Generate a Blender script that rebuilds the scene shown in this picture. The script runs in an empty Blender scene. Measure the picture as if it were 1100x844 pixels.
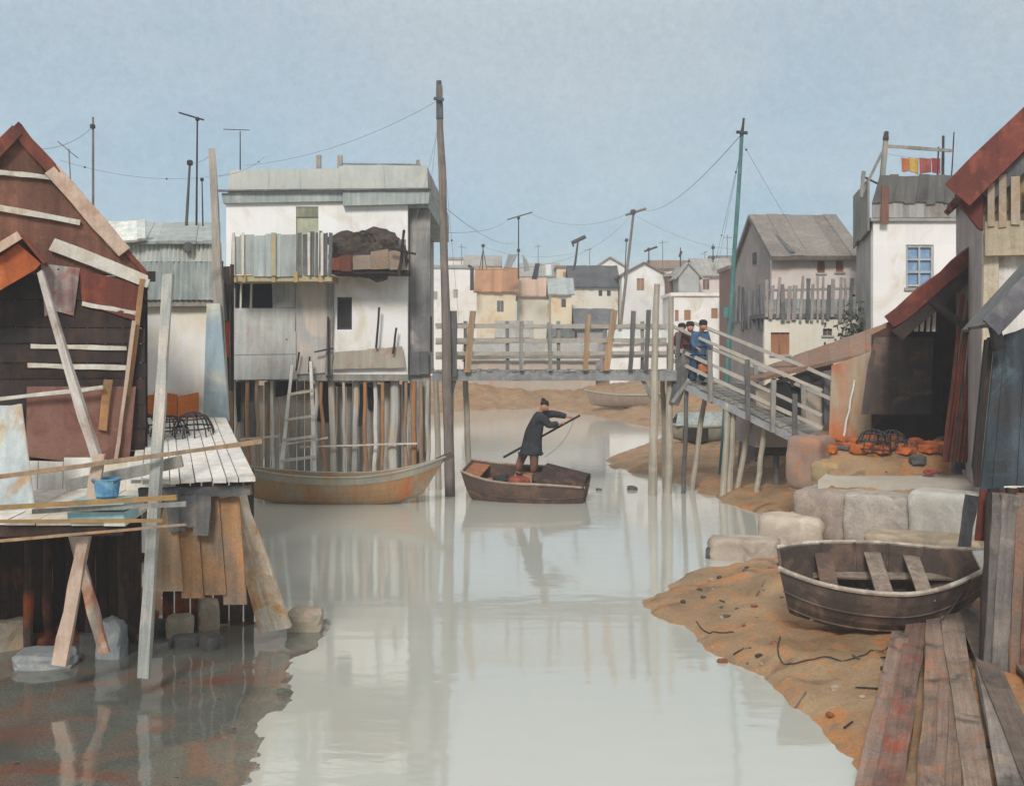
import bpy, bmesh, math, random
import numpy as np
from mathutils import Vector, Matrix, noise
random.seed(11)
SC = bpy.context.scene
COL = SC.collection
F, CX, HY, EYE = 1150.0, 550.0, 375.0, 4.0
V = Vector
def X(px, d): return (px - CX) / F * d
def Z(py, d): return EYE - (py - HY) / F * d
def P(px, py, d): return V((X(px, d), d, Z(py, d)))
def ray_plane(px, py, pt, n, off=0.0):
    """point where the sight line through a photo point meets a wall plane"""
    r = V(((px - CX) / F, 1.0, -(py - HY) / F)); c = V((0, 0, EYE))
    n = V(n).normalized(); q = V(pt) + n * off
    return c + r * ((q - c).dot(n) / r.dot(n))
def U(a, b): return random.uniform(a, b)

# ------------------------------------------------------------------ meshes
ORG = {}
class MB:
    def __init__(s): s.v = []; s.f = []
    def add(s, vs, fs):
        n = len(s.v); s.v += [V(v) for v in vs]; s.f += [tuple(i + n for i in f) for f in fs]; return s
    def hexa(s, b, t):
        return s.add(list(b) + list(t), [(0,3,2,1),(4,5,6,7),(0,1,5,4),(1,2,6,5),(2,3,7,6),(3,0,4,7)])
    def box(s, c, size, rz=0.0, jit=0.0):
        c = V(c); hx, hy, hz = size[0]/2, size[1]/2, size[2]/2; m = Matrix.Rotation(rz, 3, 'Z')
        q = []
        for z in (-hz, hz):
            for x, y in ((-hx,-hy),(hx,-hy),(hx,hy),(-hx,hy)):
                q.append(c + m @ V((x + U(-jit,jit), y + U(-jit,jit), z + U(-jit,jit))))
        return s.hexa(q[:4], q[4:])
    def bx(s, x0, x1, y0, y1, z0, z1, jit=0.0):
        return s.box(((x0+x1)/2,(y0+y1)/2,(z0+z1)/2), (x1-x0,y1-y0,z1-z0), 0, jit)
    def beam(s, p0, p1, w, t=None, seg=3, jit=0.006, up=None, taper=1.0):
        p0, p1 = V(p0), V(p1); t = w if t is None else t
        d = (p1 - p0); L = d.length; d = d / max(L, 1e-6)
        up = V(up) if up is not None else (V((0,-1,0)) if abs(d.y) < .9 else V((0,0,1)))
        a = d.cross(up)
        if a.length < 1e-4: a = d.cross(V((1,0,0)))
        a.normalize(); b = a.cross(d).normalized()
        vs, fs = [], []
        for i in range(seg + 1):
            k = i / seg; c = p0 + (p1 - p0) * k; sc = 1 + (taper - 1) * k
            for sx, sy in ((-1,-1),(1,-1),(1,1),(-1,1)):
                vs.append(c + a*(sx*w/2*sc + U(-jit,jit)) + b*(sy*t/2*sc + U(-jit,jit)) + d*(U(-jit,jit) if i in (0,seg) else 0))
        for i in range(seg):
            for k in range(4):
                fs.append((i*4+k, i*4+(k+1)%4, i*4+4+(k+1)%4, i*4+4+k))
        fs += [(3,2,1,0), tuple(seg*4+k for k in range(4))]
        return s.add(vs, fs)
    def tube(s, pts, r, n=6, caps=True):
        pts = [V(p) for p in pts]; m = len(pts)
        rs = r if isinstance(r, (list, tuple)) else [r]*m
        vs, fs = [], []; ref = None
        for i in range(m):
            d = (pts[min(i+1,m-1)] - pts[max(i-1,0)]).normalized()
            if ref is None: ref = d.orthogonal().normalized()
            ref = (ref - d*ref.dot(d))
            if ref.length < 1e-5: ref = d.orthogonal()
            ref.normalize(); b = d.cross(ref)
            for k in range(n):
                an = 2*math.pi*k/n
                vs.append(pts[i] + (ref*math.cos(an) + b*math.sin(an))*rs[i])
        for i in range(m-1):
            for k in range(n):
                fs.append((i*n+k, i*n+(k+1)%n, (i+1)*n+(k+1)%n, (i+1)*n+k))
        if caps: fs += [tuple(range(n-1,-1,-1)), tuple((m-1)*n+k for k in range(n))]
        return s.add(vs, fs)
    def pole(s, p0, p1, r0, r1=None, n=8, seg=6, wob=0.015):
        p0, p1 = V(p0), V(p1); r1 = r0 if r1 is None else r1; pts, rs = [], []
        for i in range(seg+1):
            k = i/seg; w = wob if 0 < i < seg else 0
            pts.append(p0.lerp(p1, k) + V((U(-w,w), U(-w,w), 0))); rs.append((r0+(r1-r0)*k)*U(.92,1.08))
        return s.tube(pts, rs, n)
    def prism(s, pts, vec):
        pts = [V(p) for p in pts]; vec = V(vec); n = len(pts)
        return s.add(pts + [p+vec for p in pts], [tuple(range(n)), tuple(range(2*n-1, n-1, -1))] + [(i, i+n, (i+1)%n+n, (i+1)%n) for i in range(n)])
    def slab(s, a, b, c, d, th):
        a, b, c, d = map(V, (a,b,c,d)); nrm = (b-a).cross(d-a).normalized()*th
        return s.prism([a,b,c,d], nrm)
    def boards(s, a, b, c, d, n, th, gap=0.012, jit=0.02, wave=0.0, uneven=.35):
        """boards running from edge a-b to edge d-c, side by side along a-b"""
        a, b, c, d = map(V, (a,b,c,d)); nrm = (b-a).cross(d-a).normalized()
        ws = [U(1-uneven, 1+uneven) for _ in range(n)]; tot = sum(ws); k = 0
        la = max((b-a).length, 1e-6)
        for i in range(n):
            k0 = k/tot + gap/2/la; k += ws[i]; k1 = k/tot - gap/2/la
            e0, e1 = U(-jit,jit), U(-jit,jit); o = nrm*(U(-1,1)*wave)
            q = [a.lerp(b,k0), a.lerp(b,k1), d.lerp(c,k1), d.lerp(c,k0)]
            up = (q[3]-q[0]).normalized()
            q = [q[0]+up*(e0+U(-jit,jit)*.3)+o, q[1]+up*(e0+U(-jit,jit)*.3)+o, q[2]+up*(e1+U(-jit,jit)*.3)+o, q[3]+up*(e1+U(-jit,jit)*.3)+o]
            s.prism(q, nrm*th*U(.8,1.15))
        return s
    def corrugated(s, a, b, c, d, n, amp, th=.01):
        """ribbed metal sheet; ribs run from a-b to d-c"""
        a, b, c, d = map(V, (a,b,c,d)); nrm = (b-a).cross(d-a).normalized(); vs, fs = [], []
        m = n*4
        for i in range(m+1):
            k = i/m; o = nrm*amp*math.sin(2*math.pi*k*n)
            lo, hi = a.lerp(b,k)+o, d.lerp(c,k)+o
            vs += [lo, hi, hi-nrm*th, lo-nrm*th]
        for i in range(m):
            for k in range(4):
                fs.append((i*4+k, i*4+(k+1)%4, i*4+4+(k+1)%4, i*4+4+k))
        fs += [(0,1,2,3), tuple(m*4+k for k in (3,2,1,0))]
        return s.add(vs, fs)
    def wall(s, A, B, z0, z1, t, holes=()):
        """upright wall from A to B (xy), thickness to the left of A->B, real openings (u0,u1,z0,z1)"""
        A, B = V((A[0],A[1],0)), V((B[0],B[1],0)); L = (B-A).length; u = (B-A)/L; inn = V((-u.y,u.x,0))*t
        us = sorted({0.0, L} | {h[0] for h in holes} | {h[1] for h in holes}); zs = sorted({z0, z1} | {h[2] for h in holes} | {h[3] for h in holes})
        us = [q for q in us if 0 <= q <= L]; zs = [q for q in zs if z0 <= q <= z1]
        def solid(i, j):
            if not (0 <= i < len(us)-1 and 0 <= j < len(zs)-1): return False
            um, zm = (us[i]+us[i+1])/2, (zs[j]+zs[j+1])/2
            return not any(h[0] < um < h[1] and h[2] < zm < h[3] for h in holes)
        pt = lambda a, z, o: A + u*a + V((0,0,z)) + inn*o
        for i in range(len(us)-1):
            for j in range(len(zs)-1):
                if not solid(i,j): continue
                a0,a1,b0,b1 = us[i],us[i+1],zs[j],zs[j+1]
                vs = [pt(a0,b0,0),pt(a1,b0,0),pt(a1,b1,0),pt(a0,b1,0),pt(a0,b0,1),pt(a1,b0,1),pt(a1,b1,1),pt(a0,b1,1)]
                fs = [(0,1,2,3),(5,4,7,6)]
                if not solid(i-1,j): fs.append((4,0,3,7))
                if not solid(i+1,j): fs.append((1,5,6,2))
                if not solid(i,j-1): fs.append((4,5,1,0))
                if not solid(i,j+1): fs.append((3,2,6,7))
                s.add(vs, fs)
        return s
    def lathe(s, prof, c, n=16):
        c = V(c); vs = []; fs = []; m = len(prof)
        for r, z in prof:
            for k in range(n): vs.append(c + V((r*math.cos(2*math.pi*k/n), r*math.sin(2*math.pi*k/n), z)))
        for i in range(m-1):
            for k in range(n): fs.append((i*n+k, i*n+(k+1)%n, (i+1)*n+(k+1)%n, (i+1)*n+k))
        fs += [tuple(range(n-1,-1,-1)), tuple((m-1)*n+k for k in range(n))]
        return s.add(vs, fs)
    def rock(s, c, size, rough=.18, rz=0.0, box=.5, sub=3, seed=None):
        """a worn block: sphere pushed towards a box and broken up"""
        bm = bmesh.new(); bmesh.ops.create_icosphere(bm, subdivisions=sub, radius=1.0); c = V(c); m = Matrix.Rotation(rz,3,'Z')
        sd = V((U(0,90),U(0,90),U(0,90)))
        bm.verts.ensure_lookup_table(); vs = []
        for v in bm.verts:
            p = v.co.normalized(); e_ = 2 + box*8; p = p*(abs(p.x)**e_+abs(p.y)**e_+abs(p.z)**e_)**(-1/e_)
            p = p*(1 + rough*noise.fractal(p*1.3+sd, 1.0, 2.0, 4) + .22*rough*noise.fractal(p*5+sd, 1.0, 2.0, 3))
            vs.append(c + m @ V((p.x*size[0]/2, p.y*size[1]/2, p.z*size[2]/2)))
        fs = [tuple(v.index for v in f.verts) for f in bm.faces]; bm.free()
        return s.add(vs, fs)
    def build(s, name, mat, parent=None, origin=None, smooth=False, local=False, mat2=None):
        if parent is None:
            if origin is None:
                lo = min(v.z for v in s.v); xs = [v.x for v in s.v]; ys = [v.y for v in s.v]
                origin = V(((min(xs)+max(xs))/2, (min(ys)+max(ys))/2, lo))
            M = Matrix.Translation(origin); L = M.copy()
        else: M = ORG[parent.name]; L = Matrix.Identity(4)
        inv = Matrix.Identity(4) if local else M.inverted()
        me = bpy.data.meshes.new(name); me.from_pydata([tuple(inv @ v) for v in s.v], [], s.f)
        bm = bmesh.new(); bm.from_mesh(me); bmesh.ops.recalc_face_normals(bm, faces=bm.faces)
        if smooth:
            for f in bm.faces: f.smooth = True
        bm.to_mesh(me); bm.free()
        me.materials.append(mat)
        o = bpy.data.objects.new(name, me); COL.objects.link(o)
        if parent is not None: o.parent = parent
        else: o.matrix_world = L
        ORG[o.name] = M
        return o
def tag(o, label=None, cat=None, group=None, kind=None):
    if label: o['label'] = label
    if cat: o['category'] = cat
    if group: o['group'] = group
    if kind: o['kind'] = kind
    return o
def thing(name, label, cat, loc=(0,0,0), group=None, rot=(0,0,0)):
    o = bpy.data.objects.new(name, None); COL.objects.link(o)
    o.location = loc; o.rotation_euler = rot; o.empty_display_size = .2
    ORG[o.name] = Matrix.Translation(V(loc)) @ __import__('mathutils').Euler(rot).to_matrix().to_4x4()
    return tag(o, label, cat, group)
def copy_tree(o, parent=None):
    c = o.copy(); COL.objects.link(c)
    if parent is not None: c.parent = parent
    for ch in [k for k in list(COL.objects) if k.parent == o]: copy_tree(ch, c)
    return c

# ------------------------------------------------------------------ materials
def hx(h):
    h = h.lstrip('#'); r = []
    for i in (0,2,4):
        c = int(h[i:i+2],16)/255; r.append(c/12.92 if c <= .04045 else ((c+.055)/1.055)**2.4)
    return (*r, 1.0)
MATS = {}
def wash(name, c1, c2, c3=None, sc=.9, stain=None, streak=.25, grain=.16, isl=.22, rough=.85, bump=.25, spots=None, c3amt=.45, tint=.5, spec=.25, along=False):
    """weathered, blotchy surface: two base tones, a third patch tone, an optional stain, streaks, grain, specks"""
    if name in MATS: return MATS[name]
    m = bpy.data.materials.new(name); m.use_nodes = True; nt = m.node_tree; N = nt.nodes; K = nt.links
    bs = N['Principled BSDF']; bs.inputs['Roughness'].default_value = rough; bs.inputs['Specular IOR Level'].default_value = spec
    geo = N.new('ShaderNodeNewGeometry'); sd = (hash(name) % 97)
    off = N.new('ShaderNodeVectorMath'); off.operation = 'ADD'; off.inputs[1].default_value = (len(name)*3.7, sum(map(ord,name))%53, len(name)*1.9)
    K.new(geo.outputs['Position'], off.inputs[0]); pos = off.outputs[0]
    def nz(scale, detail=5, vec=None, dist=0.0, rgh=.6):
        n = N.new('ShaderNodeTexNoise'); n.inputs['Scale'].default_value = scale; n.inputs['Detail'].default_value = detail
        n.inputs['Roughness'].default_value = rgh; n.inputs['Distortion'].default_value = dist
        K.new(vec or pos, n.inputs['Vector']); return n.outputs['Fac']
    def mr(v, a, b, lo=0.0, hi=1.0):
        n = N.new('ShaderNodeMapRange'); n.inputs[1].default_value = a; n.inputs[2].default_value = b; n.inputs[3].default_value = lo; n.inputs[4].default_value = hi
        K.new(v, n.inputs[0]); return n.outputs[0]
    def mix(f, a, b, bt='MIX'):
        n = N.new('ShaderNodeMix'); n.data_type = 'RGBA'; n.blend_type = bt
        if isinstance(f, float): n.inputs[0].default_value = f
        else: K.new(f, n.inputs[0])
        for i, q in ((6,a),(7,b)):
            if isinstance(q, tuple): n.inputs[i].default_value = q
            else: K.new(q, n.inputs[i])
        return n.outputs[2]
    col = mix(mr(nz(sc, 6, dist=.6), .36, .64), hx(c1), hx(c2))
    if c3:
        off2 = N.new('ShaderNodeVectorMath'); off2.operation = 'ADD'; off2.inputs[1].default_value = (31.7, 12.1, 7.3); K.new(pos, off2.inputs[0])
        col = mix(mr(nz(sc*1.7, 6, off2.outputs[0], 1.0), .5, .66, 0, c3amt*2 if c3amt < .5 else 1.0), col, hx(c3))
    if isl:
        r = geo.outputs['Random Per Island']
        col = mix(mr(r, 0, 1, 0, tint), col, hx(c2))
    if stain:
        sm = N.new('ShaderNodeVectorMath'); sm.operation = 'MULTIPLY'; sm.inputs[1].default_value = (1, 1, .55); K.new(pos, sm.inputs[0])
        s_ = nz(stain[2], 6, sm.outputs[0], .8)
        col = mix(mr(s_, .62 - stain[1]*.3, .74 - stain[1]*.22, 0, .9), col, hx(stain[0]))
    val = None
    if along:
        tcn = N.new('ShaderNodeTexCoord'); sm = N.new('ShaderNodeVectorMath'); sm.operation = 'MULTIPLY'; sm.inputs[1].default_value = (1.1, 26, 26); K.new(tcn.outputs['Object'], sm.inputs[0])
        gfac = nz(1.0, 6, sm.outputs[0], .4, .7); val = mr(gfac, .3, .7, .68, 1.2)
    elif streak:
        sm = N.new('ShaderNodeVectorMath'); sm.operation = 'MULTIPLY'; sm.inputs[1].default_value = (9, 9, .7); K.new(pos, sm.inputs[0])
        val = mr(nz(1.0, 4, sm.outputs[0]), .3, .7, 1-streak, 1+streak*.6)
    g = mr(nz(34, 3, rgh=.75), .3, .7, 1-grain, 1+grain)
    def mul(a, b):
        n = N.new('ShaderNodeMath'); n.operation = 'MULTIPLY'; K.new(a, n.inputs[0]); K.new(b, n.inputs[1]); return n.outputs[0]
    val = mul(val, g) if val is not None else g
    if isl: val = mul(val, mr(geo.outputs['Random Per Island'], 0, 1, 1-isl, 1+isl*.6))
    hs = N.new('ShaderNodeHueSaturation'); K.new(val, hs.inputs['Value']); K.new(col, hs.inputs['Color']); col = hs.outputs[0]
    if spots:
        vo = N.new('ShaderNodeTexVoronoi'); vo.inputs['Scale'].default_value = spots[1]; K.new(pos, vo.inputs['Vector'])
        sep = N.new('ShaderNodeSeparateColor'); K.new(vo.outputs['Color'], sep.inputs[0])
        a = mr(vo.outputs['Distance'], spots[2], spots[2]*.7); b = mr(sep.outputs[0], .72, .74)
        col = mix(mul(a, b), col, hx(spots[0]))
    K.new(col, bs.inputs['Base Color'])
    if bump:
        bp = N.new('ShaderNodeBump'); bp.inputs['Strength'].default_value = bump; bp.inputs['Distance'].default_value = .02
        K.new(gfac if along else nz(14, 6), bp.inputs['Height']); K.new(bp.outputs[0], bs.inputs['Normal'])
    MATS[name] = m; return m
# ------------------------------------------------------------------ camera, light, sky
cam = bpy.data.cameras.new('camera'); co = bpy.data.objects.new('camera', cam); COL.objects.link(co)
co.location = (0,0,EYE); co.rotation_euler = (math.radians(90),0,0)
cam.sensor_fit = 'HORIZONTAL'; cam.sensor_width = 36; cam.lens = F/1100*36; cam.shift_y = -(422-HY)/1100
cam.clip_start = .1; cam.clip_end = 3000; SC.camera = co
SUN_EL, SUN_AZ = 38.0, -12.0
sl = bpy.data.lights.new('sun','SUN'); sl.energy = 1.5; sl.angle = math.radians(14); sl.color = (1,.965,.92)
so = bpy.data.objects.new('sun', sl); COL.objects.link(so); so.rotation_euler = (math.radians(90-SUN_EL), 0, math.radians(SUN_AZ))
w = bpy.data.worlds.new('World'); SC.world = w; w.use_nodes = True; wn = w.node_tree.nodes; wl = w.node_tree.links
bg = wn['Background']; bg.inputs['Strength'].default_value = .07
sky = wn.new('ShaderNodeTexSky'); sky.sky_type = 'NISHITA'; sky.sun_disc = False; sky.sun_elevation = math.radians(SUN_EL); sky.sun_rotation = math.radians(180+SUN_AZ)
sky.air_density = 1.0; sky.dust_density = .6; sky.ozone_density = 1.6
tc = wn.new('ShaderNodeTexCoord'); sp = wn.new('ShaderNodeSeparateXYZ'); wl.new(tc.outputs['Generated'], sp.inputs[0])
def wmr(v, a, b, c=0.0, d=1.0):
    n = wn.new('ShaderNodeMapRange'); n.interpolation_type = 'SMOOTHSTEP'
    for i, q in zip((1,2,3,4),(a,b,c,d)): n.inputs[i].default_value = q
    wl.new(v, n.inputs[0]); return n.outputs[0]
def wnz(scale, detail, stretch=(1,1,1), rgh=.55, dist=0.0):
    mp = wn.new('ShaderNodeVectorMath'); mp.operation = 'MULTIPLY'; mp.inputs[1].default_value = stretch; wl.new(tc.outputs['Generated'], mp.inputs[0])
    n = wn.new('ShaderNodeTexNoise'); n.inputs['Scale'].default_value = scale; n.inputs['Detail'].default_value = detail; n.inputs['Roughness'].default_value = rgh; n.inputs['Distortion'].default_value = dist
    wl.new(mp.outputs[0], n.inputs['Vector']); return n.outputs['Fac']
def wmath(op, a, b):
    n = wn.new('ShaderNodeMath'); n.operation = op
    for i, q in enumerate((a,b)):
        if isinstance(q, (int,float)): n.inputs[i].default_value = q
        else: wl.new(q, n.inputs[i])
    return n.outputs[0]
def wmix(f, a, b):
    n = wn.new('ShaderNodeMix'); n.data_type = 'RGBA'
    if isinstance(f, float): n.inputs[0].default_value = f
    else: wl.new(f, n.inputs[0])
    for i, q in ((6,a),(7,b)):
        if isinstance(q, tuple): n.inputs[i].default_value = q
        else: wl.new(q, n.inputs[i])
    return n.outputs[2]
SKYK = 1/.07
def sk(h): c = hx(h); return tuple(q*SKYK*SKY_E for q in c[:3]) + (1,)
SKY_E = .575
# thin overcast: clear bluer air low down, grey-lilac cloud veil higher up and to the sides
veil = wmr(wmath('ADD', sp.outputs[2], wmath('MULTIPLY', wmath('SUBTRACT', wnz(3.2, 5, (1,1,2.2)), .5), .34)), .06, .30)
low = wmix(wmr(wnz(5.0, 5, (1,1,2.5), dist=.4), .35, .68), sk('#a3bccb'), sk('#b4c6cf'))
high = wmix(wmr(wnz(3.4, 6, (1,1,1.6), dist=.6), .36, .62), sk('#b7c5cd'), sk('#c1cacd'))
cl = wmix(veil, low, high)
over = wmix(wmr(sp.outputs[2], .27, .5), cl, sk('#fafaf8'))
cc = wmix(.82, sky.outputs[0], over)
mott = wmath('ADD', .84, wmath('MULTIPLY', wnz(130, 3, rgh=.85), .32))
fin = wn.new('ShaderNodeVectorMath'); fin.operation = 'SCALE'; wl.new(cc, fin.inputs[0]); wl.new(mott, fin.inputs['Scale'])
wl.new(fin.outputs[0], bg.inputs['Color'])
SC.view_settings.view_transform = 'Standard'; SC.view_settings.look = 'None'; SC.view_settings.gamma = 1; SC.view_settings.use_curve_mapping = False
SC.view_settings.exposure = .85
SC.cycles.max_bounces = 6; SC.cycles.use_denoising = True
SC.cycles.sample_clamp_indirect = 4

# ------------------------------------------------------------------ palette
M = lambda *a, **k: wash(*a, **k)
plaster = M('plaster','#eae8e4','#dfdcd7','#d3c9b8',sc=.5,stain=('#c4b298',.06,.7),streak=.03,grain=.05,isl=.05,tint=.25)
plaster_pink = M('plaster_pink','#d9d0c8','#cdc0b8','#c9a898',sc=.6,streak=.05,grain=.06,isl=.05)
plaster_cream = M('plaster_cream','#e0ddd5','#d9d2c0','#d6c29c',sc=.45,c3amt=.3,streak=.04,grain=.06,isl=.05,stain=('#b8a27a',.1,.8))
plaster_ochre = M('plaster_ochre','#d9cfbc','#d4c2a0','#cc9c68',sc=.5,c3amt=.35,streak=.05,grain=.07,isl=.08)
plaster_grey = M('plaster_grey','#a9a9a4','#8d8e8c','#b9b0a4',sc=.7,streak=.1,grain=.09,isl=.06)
plaster_mauve = M('plaster_mauve','#a39b98','#8c8584','#b6a79c',sc=.6,streak=.1,grain=.09,isl=.05)
plaster_warm = M('plaster_warm','#b8ac9a','#a3968a','#b5977a',sc=.6,streak=.08,grain=.1,isl=.06,stain=('#bd7648',.16,.6))
plaster_stained = M('plaster_stained','#dedbd5','#c9c5bd','#bda88a',sc=.8,stain=('#7d7468',.1,1.1),streak=.18,grain=.08,isl=.05,spots=('#4a4038',3.0,.12))
fire_brick = M('fire_brick','#8a4a32','#b0602f','#392d2a',sc=2.4,streak=.1,grain=.2,isl=.25)
sheet_grey = M('sheet_grey','#c2c1ba','#a9aba7','#b3a392',sc=.9,stain=('#a8705c',.12,.9),streak=.2,grain=.09,isl=.14,spots=('#3a3634',4.0,.11))
sheet_blue = M('sheet_blue','#acb0ab','#939c9a','#bcbbb1',sc=.8,streak=.28,grain=.08,isl=.2)
sheet_pale = M('sheet_pale','#cfcbbf','#bfc2bb','#b9c4c4',sc=1.1,streak=.3,grain=.07,isl=.2)
panel_beige = M('panel_beige','#c7b8a8','#b3aba3','#8f9ca3',sc=.6,stain=('#cf9a86',.2,.7),streak=.15,grain=.08,isl=.08)
slate = M('slate','#6f6f6f','#565758','#857f79',sc=.8,streak=.25,grain=.14,isl=.25)
slate_dark = M('slate_dark','#555655','#45474a','#6a655f',sc=.8,streak=.25,grain=.14,isl=.25)
roof_grey = M('roof_grey','#a6a39b','#8e8c86','#b3a795',sc=.7,streak=.25,grain=.1,isl=.2)
roof_brown = M('roof_brown','#8c7462','#76655a','#a36a48',sc=.8,streak=.2,grain=.14,isl=.2)
roof_orange = M('roof_orange','#b98258','#a67a58','#8f7a68',sc=.5,streak=.25,grain=.12,isl=.3,tint=.9)
roof_red = M('roof_red','#7d4036','#5f352f','#96543f',sc=1.6,streak=.12,grain=.2,isl=.25)
brown_wood = M('brown_wood','#7a5244','#5f4339','#8f624c',sc=1.2,streak=.3,grain=.2,isl=.3)
red_wood = M('red_wood','#7c4436','#5f382f','#9a4d34',sc=1.1,streak=.25,grain=.18,isl=.25,stain=('#a8452c',.12,1.2))
dark_wood = M('dark_wood','#3d332f','#2f2a29','#513c31',sc=1.2,streak=.3,grain=.2,isl=.35)
under_wood = M('under_wood','#4a3c34','#382f2b','#6b4a38',sc=1.0,streak=.4,grain=.2,isl=.4,stain=('#a3532e',.14,1.3))
purple_sheet = M('purple_sheet','#76534a','#8a6658','#6b3f3a',sc=1.4,streak=.12,grain=.15,isl=.1)
grey_wood = M('grey_wood','#94938c','#7c7b76','#a59a88',sc=1.4,streak=.3,grain=.14,isl=.25)
grey_wood_dark = M('grey_wood_dark','#6c6b69','#555557','#807468',sc=1.4,streak=.3,grain=.16,isl=.3)
pale_wood = M('pale_wood','#d3cec2','#bdb8ac','#c2a988',sc=1.0,streak=.2,grain=.12,isl=.16)
white_wood = M('white_wood','#dedad3','#cfccc4','#c6b79d',sc=.9,streak=.18,grain=.08,isl=.1)
tan_wood = M('tan_wood','#a98e70','#8f7b66','#b57c4c',sc=1.2,streak=.3,grain=.15,isl=.3)
orange_wood = M('orange_wood','#b57746','#9c7a58','#6f665c',sc=.9,streak=.3,grain=.18,isl=.25,stain=('#6e675e',.2,.7))
pink_wood = M('pink_wood','#b39a88','#c2ab98','#a07a64',sc=1.2,streak=.2,grain=.12,isl=.15)
plank_brown = M('plank_brown','#7d6a5c','#695a50','#8f5f45',sc=1.3,streak=.0,grain=.22,isl=.3,stain=('#4a3e38',.1,2.0))
bamboo = M('bamboo','#a98250','#8f7550','#7d6a50',sc=2,streak=.1,grain=.1,isl=.1)
mast_wood = M('mast_wood','#80756c','#6c645e','#8f7f72',sc=1.0,streak=.3,grain=.14,isl=.05)
pole_dark = M('pole_dark','#5d5f60','#4c4f52','#6d6a66',sc=1.0,streak=.3,grain=.14,isl=.05)
teal_paint = M('teal_paint','#56807c','#4b706e','#6c908b',sc=1.5,streak=.2,grain=.12,isl=.05)
iron = M('iron','#3d3836','#2f2c2c','#54443a',sc=3,streak=0,grain=.1,isl=.05,rough=.6)
wire_m = M('wire_grey','#77787a','#6a6b6e',sc=3,streak=0,grain=0,isl=0,bump=0)
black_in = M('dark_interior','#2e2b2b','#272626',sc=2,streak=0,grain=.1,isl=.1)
net_dark = M('net_dark','#4a4038','#38322e','#6b5a48',sc=3,streak=0,grain=.35,isl=.2,bump=.8)
stone = M('stone','#b0a79b','#978e85','#c2b8aa',sc=2.0,streak=.08,grain=.2,isl=.16,stain=('#6f675e',.2,2.2),bump=.6)
stone_mauve = M('stone_mauve','#a3958a','#8a7d74','#b8a896',sc=2.0,streak=.08,grain=.2,isl=.1,stain=('#6a6058',.16,2.2),bump=.6)
stone_grey = M('stone_grey','#8e9294','#6f7375','#a3a29c',sc=1.6,streak=.08,grain=.14,isl=.16)
stone_dark = M('stone_dark','#5e5d5b','#484745','#77726a',sc=1.6,streak=.08,grain=.14,isl=.16)
stone_tan = M('stone_tan','#ab9c84','#8f8678','#b98f62',sc=1.1,streak=.08,grain=.14,isl=.1)
stone_orange = M('stone_orange','#8f5236','#6a4434','#a8653c',sc=1.8,streak=.05,grain=.2,isl=.25)
paving = M('paving','#b9b1a3','#a69d8f','#c2bbae',sc=.8,streak=0,grain=.09,isl=.1)
paving_warm = M('paving_warm','#b8a282','#9c8f78','#c08050',sc=.9,streak=0,grain=.12,isl=.1)
cloth_blue = M('cloth_blue','#486480','#3a546e',sc=4,streak=0,grain=.08,isl=0,bump=.1)
cloth_navy = M('cloth_navy','#34506e','#2b4058',sc=4,streak=0,grain=.08,isl=0,bump=.1)
cloth_maroon = M('cloth_maroon','#5c3134','#48282c',sc=4,streak=0,grain=.08,isl=0,bump=.1)
cloth_red = M('cloth_red','#98484a','#843c3e',sc=4,streak=0,grain=.08,isl=0,bump=.1)
cloth_orange = M('cloth_orange','#b8744a','#a3623c',sc=4,streak=0,grain=.08,isl=0,bump=.1)
cloth_yellow = M('cloth_yellow','#c4a35c','#b39148',sc=4,streak=0,grain=.08,isl=0,bump=.1)
cloth_white = M('cloth_white','#d8d8d4','#c9cac8',sc=4,streak=0,grain=.06,isl=0,bump=.1)
cloth_grey = M('cloth_grey','#9a9c9a','#858886',sc=3,streak=.1,grain=.1,isl=.1,bump=.1)
cloth_dark = M('cloth_dark','#303236','#27292c','#3c3e40',sc=5,streak=0,grain=.2,isl=0,bump=.6)
trousers_brown = M('trousers_brown','#7d5a48','#6a4a3c',sc=4,streak=0,grain=.1,isl=0,bump=.1)
skin_m = M('skin','#b07f66','#a0705a',sc=6,streak=0,grain=.04,isl=0,bump=0,rough=.6)
hair_m = M('hair','#2d2624','#241f1e',sc=9,streak=0,grain=.15,isl=0)
blue_plastic = M('blue_plastic','#5f8fae','#4a7a9c','#86a9ba',sc=3,streak=.05,grain=.06,isl=0,rough=.45,bump=.05)
teal_plastic = M('teal_plastic','#9cbcbc','#88adb0','#b4cbc6',sc=3,streak=.05,grain=.06,isl=.05,rough=.5,bump=.05)
tarp = M('tarp','#b8bfbd','#a0a9ab','#b5ab8c',sc=1.3,streak=.15,grain=.1,isl=0,stain=('#a87d45',.26,1.4),spots=('#5a5a5a',2.2,.16))
glass_blue = M('glass_blue','#7e9dba','#6a8aac','#9ab2c6',sc=1.2,streak=0,grain=.03,isl=.1,rough=.12,bump=0,spec=.6)
dark_pane = M('dark_pane','#2f2d2e','#3a3636',sc=1.5,streak=0,grain=.05,isl=.1,rough=.3,bump=0)
shutter_tan = M('shutter_tan','#a97a58','#97694a',sc=1.5,streak=.1,grain=.1,isl=.1)
shutter_brown = M('shutter_brown','#7f5d4e','#6e5044',sc=1.5,streak=.1,grain=.1,isl=.1)
green_door = M('green_door','#b8b79c','#a5a68c','#8e9080',sc=1.2,streak=.15,grain=.08,isl=.1)
yellow_trim = M('yellow_trim','#b3aa86','#a39d84','#bf8f4f',sc=2.4,streak=.05,grain=.12,isl=.2)
hull_rust = M('hull_rust','#a1754e','#99805f','#8f8878',sc=.9,streak=.15,grain=.16,isl=.0,stain=('#b06630',.2,.8))
hull_grey = M('hull_grey','#9c9a8c','#8b887c','#a08a6a',sc=1.1,streak=.1,grain=.12,isl=0)
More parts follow.
